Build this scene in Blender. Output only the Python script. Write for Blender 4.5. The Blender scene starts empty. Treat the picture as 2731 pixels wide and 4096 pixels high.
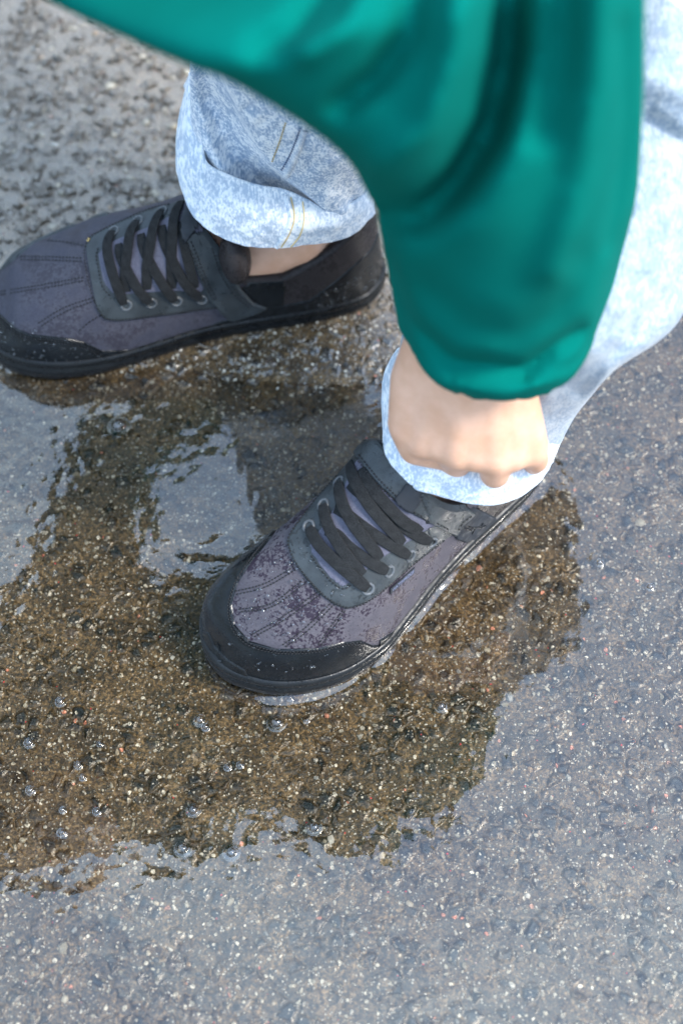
GRID = .0011
import bpy, math, random
import numpy as np
from mathutils import Vector, Matrix
from mathutils.bvhtree import BVHTree
R = math.radians
rng = np.random.default_rng(7)
random.seed(7)
sc = bpy.context.scene
C = sc.collection

# ------------------------------------------------------------------ camera, sky, sun, exposure
CAM_H, PITCH = 0.92, 60.0
FPX, CX, CY = 50 / 24 * 2731, 1365.5, 2048.0
cam = bpy.data.cameras.new('camera'); camo = bpy.data.objects.new('camera', cam); C.objects.link(camo)
camo.location = (0, 0, CAM_H); camo.rotation_euler = (R(90 - PITCH), 0, 0)
cam.lens = 50; cam.sensor_fit = 'HORIZONTAL'; cam.sensor_width = 24
cam.clip_start = 0.02; cam.clip_end = 500
cam.dof.use_dof = True; cam.dof.focus_distance = .975; cam.dof.aperture_fstop = 3.3
sc.camera = camo
SUN_EL, SUN_AZ, SKY = 50.0, -104.0, 0.13       # azimuth from +y towards -x
w = bpy.data.worlds.new('World'); sc.world = w; w.use_nodes = True
sun = bpy.data.lights.new('sun', 'SUN'); suno = bpy.data.objects.new('sun', sun); C.objects.link(suno)
sun.energy = 2.0; sun.angle = R(16); sun.color = (1, .95, .88)
suno.rotation_euler = (R(90 - SUN_EL), 0, R(180 + SUN_AZ)); suno.location = (0, 0, 5)
sc.view_settings.view_transform = 'Standard'; sc.view_settings.look = 'None'
sc.view_settings.gamma = 1; sc.view_settings.use_curve_mapping = False
sc.view_settings.exposure = 1.34
sc.cycles.use_denoising = True
sc.cycles.max_bounces = 8; sc.cycles.transparent_max_bounces = 12

# ------------------------------------------------------------------ node helper
class NT:
    def __init__(s, tree): s.t = tree; tree.nodes.clear()
    def n(s, typ, inp=None, **kw):
        nd = s.t.nodes.new(typ)
        for k, v in kw.items(): setattr(nd, k, v)
        for k, v in (inp or {}).items():
            so = nd.inputs[k]
            if isinstance(v, bpy.types.NodeSocket): s.t.links.new(v, so)
            else: so.default_value = v
        return nd
    def math(s, op, a, b=0.0, c=None, clamp=False):
        d = {0: a, 1: b}
        if c is not None: d[2] = c
        return s.n('ShaderNodeMath', d, operation=op, use_clamp=clamp).outputs[0]
    def mix(s, f, a, b, blend='MIX'):
        nd = s.n('ShaderNodeMix', None, data_type='RGBA', blend_type=blend)
        for k, v in ((0, f), (6, a), (7, b)):
            if isinstance(v, bpy.types.NodeSocket): s.t.links.new(v, nd.inputs[k])
            else: nd.inputs[k].default_value = v if k == 0 or len(v) == 4 else (*v, 1)
        return nd.outputs[2]
    def ramp(s, f, lo, hi, a=0.0, b=1.0, smooth=True):
        return s.n('ShaderNodeMapRange', {0: f, 1: lo, 2: hi, 3: a, 4: b}, interpolation_type='SMOOTHSTEP' if smooth else 'LINEAR').outputs[0]
    def noise(s, vec, scale, detail=3, rough=.55, dist=0.0, out=0):
        return s.n('ShaderNodeTexNoise', {'Vector': vec, 'Scale': scale, 'Detail': detail, 'Roughness': rough, 'Distortion': dist}).outputs[out]
    def vor(s, vec, scale, feature='F1', rnd=1.0):
        return s.n('ShaderNodeTexVoronoi', {'Vector': vec, 'Scale': scale, 'Randomness': rnd}, feature=feature)
    def coord(s, which='Object'): return s.n('ShaderNodeTexCoord').outputs[which]
    def mapping(s, v, scale=(1, 1, 1), rot=(0, 0, 0)):
        return s.n('ShaderNodeMapping', {'Vector': v, 'Scale': scale, 'Rotation': rot}).outputs[0]
    def bump(s, h, strength=1.0, dist=.001, normal=None):
        d = {'Height': h, 'Strength': strength, 'Distance': dist}
        if normal is not None: d['Normal'] = normal
        return s.n('ShaderNodeBump', d).outputs[0]
    def out(s, shader, disp=None):
        o = s.n('ShaderNodeOutputMaterial', {'Surface': shader})
        if disp is not None: s.t.links.new(disp, o.inputs['Displacement'])
def material(name, fn):
    m = bpy.data.materials.new(name); m.use_nodes = True
    fn(NT(m.node_tree), m); return m

def world_nodes():
    t = NT(w.node_tree)
    sky = t.n('ShaderNodeTexSky', None, sky_type='NISHITA')
    sky.sun_disc = False; sky.sun_elevation = R(SUN_EL); sky.sun_rotation = R(-SUN_AZ)
    sky.dust_density = .6; sky.ozone_density = 2.0
    v = t.coord('Generated')
    n1 = t.noise(t.mapping(v, (1, 1, 1.3)), 2.3, 6, .6, .6)
    cl = t.ramp(n1, .36, .66)
    cl = t.math('MULTIPLY_ADD', cl, .55, .10)
    col = t.mix(cl, sky.outputs[0], (5.1, 6.45, 7.3))
    up = t.n('ShaderNodeSeparateXYZ', {0: v}).outputs[2]
    g = t.ramp(up, .0, 1.0, .22, 2.6, False)          # a thinly overcast sky is brightest overhead
    col = t.n('ShaderNodeVectorMath', {0: col, 3: g}, operation='SCALE').outputs[0]
    bg = t.n('ShaderNodeBackground', {'Color': col, 'Strength': SKY})
    t.n('ShaderNodeOutputWorld', {'Surface': bg.outputs[0]})
world_nodes()

# ------------------------------------------------------------------ picture point -> place in the world
_ca, _sa = math.cos(R(PITCH)), math.sin(R(PITCH))
def ray(px, py):
    dx = (px - CX) / FPX; dy = -(py - CY) / FPX
    return np.array([dx, _ca + dy * _sa, -_sa + dy * _ca])
def WD(px, py, d): return np.array([0, 0, CAM_H]) + ray(px, py) * d
def WZ(px, py, z):
    r = ray(px, py); return np.array([0, 0, CAM_H]) + r * ((z - CAM_H) / r[2])
def proj(P):
    q = P - np.array([0, 0, CAM_H]); d = q[..., 1] * _ca - q[..., 2] * _sa
    up = q[..., 1] * _sa + q[..., 2] * _ca
    return CX + FPX * q[..., 0] / d, CY - FPX * up / d, d
def crop(ox, oy, k): return lambda pts: [(ox + a * k, oy + b * k) for a, b in pts]
ZA = crop(1100, 1750, .4464); ZB = crop(300, 780, .5102); ZC = crop(800, 820, .5102)
Z1 = crop(700, 1550, 1.0204); Z2 = crop(0, 700, 1.0204); D = crop(0, 0, 1.7417)

# ------------------------------------------------------------------ mesh helpers
def tag(o, label=None, cat=None, group=None, kind=None):
    for k, v in (('label', label), ('category', cat), ('group', group), ('kind', kind)):
        if v: o[k] = v
    return o
def obj(name, V, F, mat, parent=None, smooth=True, uv=None, loc=None):
    """F: (n,4) or (n,3) int array, or a list of such arrays / list of polygons"""
    V = np.asarray(V, np.float64).reshape(-1, 3)
    me = bpy.data.meshes.new(name)
    if isinstance(F, list) and len(F) and not isinstance(F[0], np.ndarray):
        me.from_pydata(V.tolist(), [], F)
    else:
        if not isinstance(F, list): F = [F]
        F = [f for f in F if len(f)]
        loops = np.concatenate([f.reshape(-1) for f in F]).astype(np.int32)
        tot = np.concatenate([np.full(len(f), f.shape[1], np.int32) for f in F])
        st = np.concatenate([[0], np.cumsum(tot)[:-1]]).astype(np.int32)
        me.vertices.add(len(V)); me.vertices.foreach_set('co', V.astype(np.float32).reshape(-1))
        me.loops.add(len(loops)); me.loops.foreach_set('vertex_index', loops)
        me.polygons.add(len(tot)); me.polygons.foreach_set('loop_start', st); me.polygons.foreach_set('loop_total', tot)
        me.update(calc_edges=True); me.validate()
    if uv is not None:
        ul = me.uv_layers.new(name='UVMap'); li = np.zeros(len(me.loops), np.int32)
        me.loops.foreach_get('vertex_index', li)
        ul.data.foreach_set('uv', np.asarray(uv, np.float32)[li].reshape(-1))
    me.polygons.foreach_set('use_smooth', [smooth] * len(me.polygons)); me.update()
    if mat: me.materials.append(mat)
    o = bpy.data.objects.new(name, me); C.objects.link(o)
    if parent is not None: put(o, parent)
    return o
def put(o, parent):
    o.parent = parent
    off = parent.location if parent.parent is None else Vector((0, 0, 0))
    o.matrix_parent_inverse = Matrix.Translation(-off)
    return o
def empty(name, loc):
    o = bpy.data.objects.new(name, None); C.objects.link(o); o.location = loc; o.empty_display_size = .05; return o
def gridF(nu, nv, closed_u=False, closed_v=False, off=0):
    a = np.arange(nu if closed_u else nu - 1); b = np.arange(nv if closed_v else nv - 1)
    i, j = np.meshgrid(a, b, indexing='ij'); i = i.ravel(); j = j.ravel(); i2 = (i + 1) % nu; j2 = (j + 1) % nv
    return np.stack([i * nv + j, i2 * nv + j, i2 * nv + j2, i * nv + j2], 1) + off
def merge(parts):
    V = []; F3 = []; F4 = []; o = 0
    for v, f in parts:
        V.append(v); (F4 if f.shape[1] == 4 else F3).append(f + o); o += len(v)
    F = []
    if F4: F.append(np.concatenate(F4))
    if F3: F.append(np.concatenate(F3))
    return np.concatenate(V), F
def catmull(P, n):
    P = np.asarray(P, float); seg = np.linalg.norm(np.diff(P, axis=0), axis=1) ** .5; seg[seg == 0] = 1e-9
    t = np.concatenate([[0], np.cumsum(seg)]); u = np.linspace(0, t[-1], n)
    return hermite(t, P, u)
def hermite(t, P, u):
    t = np.asarray(t, float); P = np.asarray(P, float); one = P.ndim == 1
    if one: P = P[:, None]
    m = np.zeros_like(P); d = np.diff(P, axis=0) / np.diff(t)[:, None]
    h = np.diff(t)
    m[1:-1] = (d[:-1] * h[1:, None] + d[1:] * h[:-1, None]) / (h[1:] + h[:-1])[:, None]
    m[0] = d[0]; m[-1] = d[-1]
    if one:
        s = d[:-1] * d[1:] <= 0; m[1:-1][s] = 0
    k = np.clip(np.searchsorted(t, u, side='right') - 1, 0, len(t) - 2)
    x = ((u - t[k]) / h[k])[:, None]; hh = h[k][:, None]
    r = (2*x**3 - 3*x**2 + 1) * P[k] + (x**3 - 2*x**2 + x) * hh * m[k] + (-2*x**3 + 3*x**2) * P[k+1] + (x**3 - x**2) * hh * m[k+1]
    return r[:, 0] if one else r
def arclen(P, n, cosine=False):
    P = np.asarray(P, float); s = np.concatenate([[0], np.cumsum(np.linalg.norm(np.diff(P, axis=0), axis=1))])
    u = np.linspace(0, 1, n)
    if cosine: u = (1 - np.cos(math.pi * u)) / 2
    return np.stack([np.interp(u * s[-1], s, P[:, k]) for k in range(P.shape[1])], 1)
def sd_poly(px, py, poly):
    """signed distance (positive inside) in pixels"""
    poly = np.asarray(poly, float); n = len(poly); best = np.full(px.shape, 1e9); ins = np.zeros(px.shape, bool)
    for i in range(n):
        x0, y0 = poly[i]; x1, y1 = poly[(i + 1) % n]; ex, ey = x1 - x0, y1 - y0; L = ex*ex + ey*ey + 1e-9
        t = np.clip(((px - x0) * ex + (py - y0) * ey) / L, 0, 1)
        best = np.minimum(best, (px - x0 - t*ex)**2 + (py - y0 - t*ey)**2)
        if y0 != y1:
            c = ((y0 > py) != (y1 > py)) & (px < (x1 - x0) * (py - y0) / (y1 - y0) + x0); ins ^= c
    return np.where(ins, 1, -1) * np.sqrt(best)
def d_line(px, py, pts):
    """distance to an open polyline and signed side (left positive)"""
    best = np.full(px.shape, 1e9); side = np.zeros(px.shape); tt = np.zeros(px.shape)
    n = len(pts) - 1
    for i in range(n):
        x0, y0 = pts[i]; x1, y1 = pts[i + 1]; ex, ey = x1 - x0, y1 - y0; L = ex*ex + ey*ey + 1e-9
        t = np.clip(((px - x0) * ex + (py - y0) * ey) / L, 0, 1)
        d = np.hypot(px - x0 - t*ex, py - y0 - t*ey); k = d < best
        best = np.where(k, d, best); side = np.where(k, np.sign((px - x0) * ey - (py - y0) * ex), side); tt = np.where(k, (i + t) / n, tt)
    return best, side, tt
def sstep(x, a=0., b=1.):
    x = np.clip((x - a) / (b - a), 0, 1); return x * x * (3 - 2 * x)
def closed_curve(pts, n=10):
    P = np.array(pts, float); m = len(P); out = []
    for i in range(m):
        p0, p1, p2, p3 = P[i-1], P[i], P[(i+1) % m], P[(i+2) % m]
        for k in range(n):
            t = k / n; out.append(.5 * (2*p1 + (p2-p0)*t + (2*p0-5*p1+4*p2-p3)*t*t + (3*p1-p0-3*p2+p3)*t**3))
    return np.array(out)
def blobnoise(x, y, z=0, seed=0, scale=1.0, oct=3):
    """cheap smooth value noise from sines, about -1..1"""
    r = np.random.default_rng(seed); s = 0; a = 1; tot = 0
    for o in range(oct):
        for k in range(4):
            d = r.normal(size=3); d /= np.linalg.norm(d); f = scale * (2 ** o) * r.uniform(.7, 1.4)
            s = s + a * np.sin((x * d[0] + y * d[1] + z * d[2]) * f * 6.283 + r.uniform(0, 6.28)); 
        tot += a * 2; a *= .5
    return s / tot
# ------------------------------------------------------------------ materials
def m_road(t, m):
    v = t.coord('Object')
    wv = t.n('ShaderNodeVectorMath', {0: t.n('ShaderNodeTexNoise', {'Vector': v, 'Scale': 90, 'Detail': 2}).outputs['Color'], 1: (.5, .5, .5)}, operation='SUBTRACT').outputs[0]
    v2 = t.n('ShaderNodeVectorMath', {0: wv, 1: (.006, .006, .006), 2: v}, operation='MULTIPLY_ADD').outputs[0]
    va = t.vor(v2, 105); ve = t.vor(v2, 105, 'DISTANCE_TO_EDGE')
    sepA = t.n('ShaderNodeSeparateColor', {0: va.outputs['Color']})
    ra, rb_, rc = sepA.outputs[0], sepA.outputs[1], sepA.outputs[2]
    stone = t.ramp(ve.outputs['Distance'], .02, .30)
    big = t.math('MULTIPLY', stone, t.ramp(ra, .35, .55))
    # small chips, two sizes
    vb = t.vor(v2, 260); sb = t.n('ShaderNodeSeparateColor', {0: vb.outputs['Color']})
    chip = t.math('MULTIPLY', t.ramp(sb.outputs[0], .80, .85), t.ramp(vb.outputs['Distance'], .46, .30))
    vc = t.vor(v2, 620); sc_ = t.n('ShaderNodeSeparateColor', {0: vc.outputs['Color']})
    chip2 = t.math('MULTIPLY', t.ramp(sc_.outputs[0], .80, .88), t.ramp(vc.outputs['Distance'], .5, .32))
    nz = t.noise(v, 38, 5, .65); nf = t.noise(v, 420, 3, .6); nl = t.noise(v, 6, 3)
    silt = t.mix(t.ramp(nz, .3, .7), (.060, .039, .018), (.19, .127, .064))
    silt = t.mix(t.ramp(nf, .35, .7), silt, (.030, .022, .013))
    dark = t.mix(rb_, (.007, .008, .009), (.030, .029, .026))
    dark = t.mix(t.ramp(rc, .78, .9), dark, (.07, .05, .035))
    col = t.mix(t.math('MULTIPLY', big, t.math('SUBTRACT', 1.0, t.math('MULTIPLY', t.ramp(nz, .45, .62), .7))), silt, dark)
    c1 = t.mix(sb.outputs[1], (.13, .11, .07), (.60, .55, .45))
    c1 = t.mix(t.ramp(sb.outputs[2], .965, .98), c1, (.55, .22, .14))
    col = t.mix(chip, col, c1)
    gr = t.math('MULTIPLY_ADD', sc_.outputs[1], 1.1, .5)
    vd = t.vor(v2, 1050); gr = t.math('MULTIPLY', gr, t.math('MULTIPLY_ADD', t.n('ShaderNodeSeparateColor', {0: vd.outputs['Color']}).outputs[0], .9, .55))
    col = t.n('ShaderNodeVectorMath', {0: col, 3: gr}, operation='SCALE').outputs[0]
    c2 = t.mix(sc_.outputs[1], (.11, .10, .075), (.62, .58, .50))
    c2 = t.mix(t.ramp(sc_.outputs[2], .985, .99), c2, (.5, .05, .05))
    col = t.mix(chip2, col, c2)
    rough = t.ramp(nf, .3, .7, .12, .38)
    h = t.math('MULTIPLY', big, t.math('MULTIPLY_ADD', ra, .9, .25))
    h = t.math('ADD', h, t.math('MULTIPLY', chip, .45))
    h = t.math('ADD', h, t.math('MULTIPLY', chip2, .22))
    h = t.math('ADD', h, t.math('MULTIPLY', nz, .55))
    fine = t.math('ADD', t.math('MULTIPLY', nf, .35), t.math('MULTIPLY', t.noise(v, 1100, 2), .2))
    damp = t.ramp(t.n('ShaderNodeSeparateXYZ', {0: v}).outputs[1], .69, .80)
    damp = t.math('MULTIPLY', damp, t.ramp(t.n('ShaderNodeSeparateXYZ', {0: v}).outputs[0], .14, .0))
    nrm = t.bump(fine, .8, .0010)
    nrm = t.bump(t.math('MULTIPLY', t.math('ADD', h, t.noise(v, 200, 4, .65)), damp), 1.0, .0032, nrm)
    zz = t.n('ShaderNodeSeparateXYZ', {0: v}).outputs[2]
    dry = t.ramp(zz, -.0002, .0012)
    col = t.mix(damp, col, t.mix(.38, col, (.40, .35, .29)))
    b = t.n('ShaderNodeBsdfPrincipled', {'Base Color': col, 'Roughness': rough, 'Normal': nrm, 'Coat Weight': dry, 'Coat Roughness': .13, 'Coat Normal': nrm, 'Coat IOR': 1.65})
    dsp = t.n('ShaderNodeDisplacement', {'Height': h, 'Midlevel': .45, 'Scale': t.math('MULTIPLY_ADD', damp, .0022, .0015)})
    t.out(b.outputs[0], dsp.outputs[0]); m.displacement_method = 'BOTH'
M = {}
M['road'] = material('wet_asphalt', m_road)
WATER_R = 3.5
def m_water(t, m):
    v = t.coord('Object')
    n = t.bump(t.noise(v, 22, 2, .5), .10, .003)
    n = t.bump(t.noise(v, 58, 1, .5), .44, .001, n)
    n = t.bump(t.noise(v, 170, 1, .5), .06, .001, n)
    fr = t.n('ShaderNodeFresnel', {'IOR': 1.33, 'Normal': n}).outputs[0]
    f = t.math('MULTIPLY', fr, WATER_R, clamp=True)
    tr = t.n('ShaderNodeBsdfTransparent', {'Color': (.93, .90, .84, 1)})
    gl = t.n('ShaderNodeBsdfGlossy', {'Color': (1, 1, 1, 1), 'Roughness': 0.0, 'Normal': n})
    t.out(t.n('ShaderNodeMixShader', {0: f, 1: tr.outputs[0], 2: gl.outputs[0]}).outputs[0])
M['water'] = material('puddle_water', m_water)
def fabric(cola, colb, wet, rough=.75, weave=1500, wetamt=.5, seed=0.):
    def fn(t, m):
        v = t.coord('Object'); v = t.n('ShaderNodeVectorMath', {0: v, 1: (seed, seed, 0)}, operation='ADD').outputs[0]
        n1 = t.noise(v, 45, 5, .6); n2 = t.noise(v, 430, 5, .75)
        col = t.mix(t.ramp(n1, .3, .7), cola, colb)
        fine = t.noise(t.mapping(v, (1, 2.5, 1), (0, 0, .62)), weave * .5, 2)
        col = t.mix(t.ramp(fine, .4, .65, 0, .35), col, tuple(min(1, c * 1.9) for c in cola))
        wm = t.math('MULTIPLY', t.ramp(t.math('ADD', t.math('MULTIPLY', n1, .5), t.math('MULTIPLY', n2, .5)), .490, .550), wetamt)
        col = t.mix(wm, col, wet)
        rg = t.math('MULTIPLY_ADD', wm, -.45, rough)
        nb = t.bump(fine, .5, .0004); nb = t.bump(n2, .25, .0008, nb)
        nb = t.bump(t.noise(v, 60, 2), .35, .002, nb)
        t.out(t.n('ShaderNodeBsdfPrincipled', {'Base Color': col, 'Roughness': rg, 'Normal': nb, 'Specular IOR Level': .15}).outputs[0])
    return fn
M['canvas'] = material('grey_canvas', fabric((.062, .056, .066), (.112, .100, .108), (.012, .005, .015), .6, 1500, .85))
M['canvas_dry'] = material('grey_canvas_damp', fabric((.046, .045, .060), (.080, .076, .086), (.018, .014, .024), .62, 1500, .6, 3.))
M['tongue'] = material('tongue_fabric', fabric((.085, .085, .115), (.11, .11, .14), (.03, .022, .04), .7, 1700, .3))
M['collar'] = material('collar_fabric', fabric((.024, .020, .020), (.036, .030, .030), (.012, .01, .01), .38, 1600, .5))
def leather(col, rough=.38, specks=.5, scale=520, drops=.5):
    def fn(t, m):
        v = t.coord('Object')
        vo = t.vor(v, scale, 'DISTANCE_TO_EDGE').outputs['Distance']; n1 = t.noise(v, 60, 4)
        c = t.mix(t.ramp(n1, .35, .65), col, tuple(x * 1.5 for x in col))
        d = t.math('MULTIPLY', t.ramp(t.noise(v, 330, 3, .6), .58, .62), t.ramp(t.noise(v, 35, 2), .45, .6))
        d = t.math('MULTIPLY', d, drops)
        c = t.mix(d, c, tuple(x * .25 for x in col))
        r = t.ramp(t.noise(v, 130, 3), .3, .7, rough - .1, rough + .14)
        r = t.math('MULTIPLY_ADD', d, -.2, r)
        nb = t.bump(vo, .25, .0004); nb = t.bump(t.noise(v, 900, 3), .3, .0003, nb); nb = t.bump(t.noise(v, 90, 3), .3, .0012, nb)
        nb = t.bump(d, .9, .0009, nb)
        t.out(t.n('ShaderNodeBsdfPrincipled', {'Base Color': c, 'Roughness': r, 'Normal': nb, 'Specular IOR Level': .30}).outputs[0])
    return fn
M['leather'] = material('black_leather', leather((.029, .034, .037), .36))
M['leather_wet'] = material('wet_black_leather', leather((.005, .006, .007), .15, 1, 520, .9))
M['rubber'] = material('black_rubber', leather((.0055, .006, .0065), .30, .2, 300, .3))
M['stitch'] = material('black_thread', leather((.010, .010, .011), .55, 0, 900, 0))
M['stitch_pale'] = material('pale_thread', leather((.42, .30, .12), .6, 0, 900, 0))
M['metal'] = material('black_metal', leather((.07, .075, .08), .2, 0, 300, 0))
M['label'] = material('label_print', leather((.13, .14, .20), .6, 0, 900, 0))
M['label_base'] = material('label_ground', leather((.014, .017, .022), .6, 0, 900, 0))
def m_lace(t, m):
    uv = t.coord('UV')
    s = t.n('ShaderNodeSeparateXYZ', {0: uv}); x, y = s.outputs[0], s.outputs[1]
    a = t.math('SINE', t.math('MULTIPLY', t.math('ADD', x, t.math('ABSOLUTE', y)), 5200.)); b = t.math('SINE', t.math('MULTIPLY', t.math('SUBTRACT', y, x), 4600.))
    h = t.math('MULTIPLY', a, b)
    n = t.noise(t.coord('Object'), 1600, 3)
    c = t.mix(t.ramp(t.math('MULTIPLY_ADD', n, 1.0, t.math('MULTIPLY', h, .10)), .15, .85), (.004, .0042, .0045), (.034, .036, .038))
    nb = t.bump(t.math('MULTIPLY_ADD', n, 1.0, t.math('MULTIPLY', h, .25)), .8, .0005)
    t.out(t.n('ShaderNodeBsdfPrincipled', {'Base Color': c, 'Roughness': .8, 'Normal': nb, 'Specular IOR Level': .12}).outputs[0])
M['lace'] = material('woven_lace', m_lace)
M['hole_shade'] = material('painted_hole_shade', leather((.003, .003, .003), .9, 0, 300, 0))  # near-black colour painted for the shade inside each eyelet

def m_chip(t, m):
    c = t.n('ShaderNodeAttribute', None, attribute_name='tone').outputs['Color']; v = t.coord('Object')
    n = t.noise(v, 900, 3); c = t.mix(t.ramp(n, .3, .7, 0, .45), c, (.05, .042, .03))
    zz = t.n('ShaderNodeSeparateXYZ', {0: v}).outputs[2]
    t.out(t.n('ShaderNodeBsdfPrincipled', {'Base Color': c, 'Roughness': .3, 'Normal': t.bump(n, .4, .0005), 'Coat Weight': t.ramp(zz, -.0002, .001), 'Coat Roughness': .22, 'Coat IOR': 1.45}).outputs[0])
M['chip'] = material('stone_chips', m_chip)

def m_drop(t, m):
    t.out(t.n('ShaderNodeMixShader', {0: t.math('MULTIPLY', t.n('ShaderNodeFresnel', {'IOR': 1.5}).outputs[0], 3.2, clamp=True), 1: t.n('ShaderNodeBsdfTransparent', {'Color': (.92, .92, .94, 1)}).outputs[0], 2: t.n('ShaderNodeBsdfGlossy', {'Roughness': .02}).outputs[0]}).outputs[0])
M['drop'] = material('water_drop', m_drop)
# ------------------------------------------------------------------ the shoes
SL = .318
_s = np.array([0, .006, .018, .040, .075, .115, .150, .185, .220, .250, .278, .298, .311, .318])
_lat = np.array([0, .016, .0275, .0335, .0360, .0385, .0425, .0490, .0545, .0540, .0475, .0365, .021, 0])
_med = np.array([0, .016, .0265, .0320, .0335, .0330, .0350, .0410, .0470, .0490, .0450, .0350, .020, 0])
_top = np.array([.1300, .130, .130, .130, .132, .134, .125, .1100, .0950, .0810, .0690, .0560, .045, .030])
_rim = np.array([.0980, .0975, .0940, .0850, .0740, .0790, .112, .11, .11, .1, .1, .1, .1, .1])
_q = np.arccos(1 - 2 * _s / SL) / math.pi
LAST_RIM = 0.
def set_last(L, kl, km, kt, kw, dlat, dmed, rim=0.):
    global LAST_RIM, SL, _lat, _med, _top
    xs = np.linspace(0, 1, len(_s)); b = 1 + kw * np.sin(xs * 3.14)
    LAST_RIM = rim; SL = L; _lat = _lat0 * kl * b + np.array(dlat); _med = _med0 * km * b + np.array(dmed); _top = _top0.copy(); _top[5:] = _top0[5:] * kt
_lat0, _med0, _top0 = _lat.copy(), _med.copy(), _top.copy()
def shoe_grid(nq=430, nu=130):
    q = np.linspace(.002, .998, nq); s = SL * (1 - np.cos(math.pi * q)) / 2
    lat = np.clip(hermite(_q, _lat, q), 1e-4, 1); med = np.clip(hermite(_q, _med, q), 1e-4, 1)
    top = hermite(_q, _top, q)
    rim = LAST_RIM * sstep(s, .0, .03) * sstep(s, .14, .10) + np.interp(s, [0, .02, .05, .085, .115, .135, .150], [.098, .093, .076, .058, .062, .100, .1249])
    z0 = .019 + .006 * sstep(s, .22, .318)
    k = np.where(s < .150, np.clip((rim - z0) / (top - z0), 0, 1), 1.)
    phim = np.arcsin(k)
    u = np.linspace(-1, 1, 2 * nu + 1)
    S, U = np.meshgrid(s, u, indexing='ij')
    phi = (1 - np.abs(U)) * phim[:, None]
    pw = np.interp(s, [0, .12, .17, .24, .29, .318], [.55, .62, .86, .80, .66, .6])[:, None]
    rw = np.interp(s, [0, .12, .17, .24, .29, .318], [1., 1., 1.08, .98, .92, .9])[:, None]
    cy = np.cos(phi) ** pw; sz = np.sin(phi) ** rw
    wd = np.where(U > 0, lat[:, None], med[:, None])
    ridge = (.004 * sstep(s, .15, .22) - .008 * sstep(s, .20, .31))[:, None]      # the top line drifts to the big toe
    y = np.sign(U) * wd * cy + ridge * sz
    z = z0[:, None] + (top - z0)[:, None] * sz
    x = S + .010 * sz * sstep(S, .06, 0.) * (z > 0) - .012 * sz * sstep(S, .285, .318)
    return s, u, np.stack([x, y, z], -1)
def normals(P):
    a = np.gradient(P, axis=0); b = np.gradient(P, axis=1); n = np.cross(a, b)
    return n / (np.linalg.norm(n, axis=-1, keepdims=True) + 1e-12)

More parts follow.
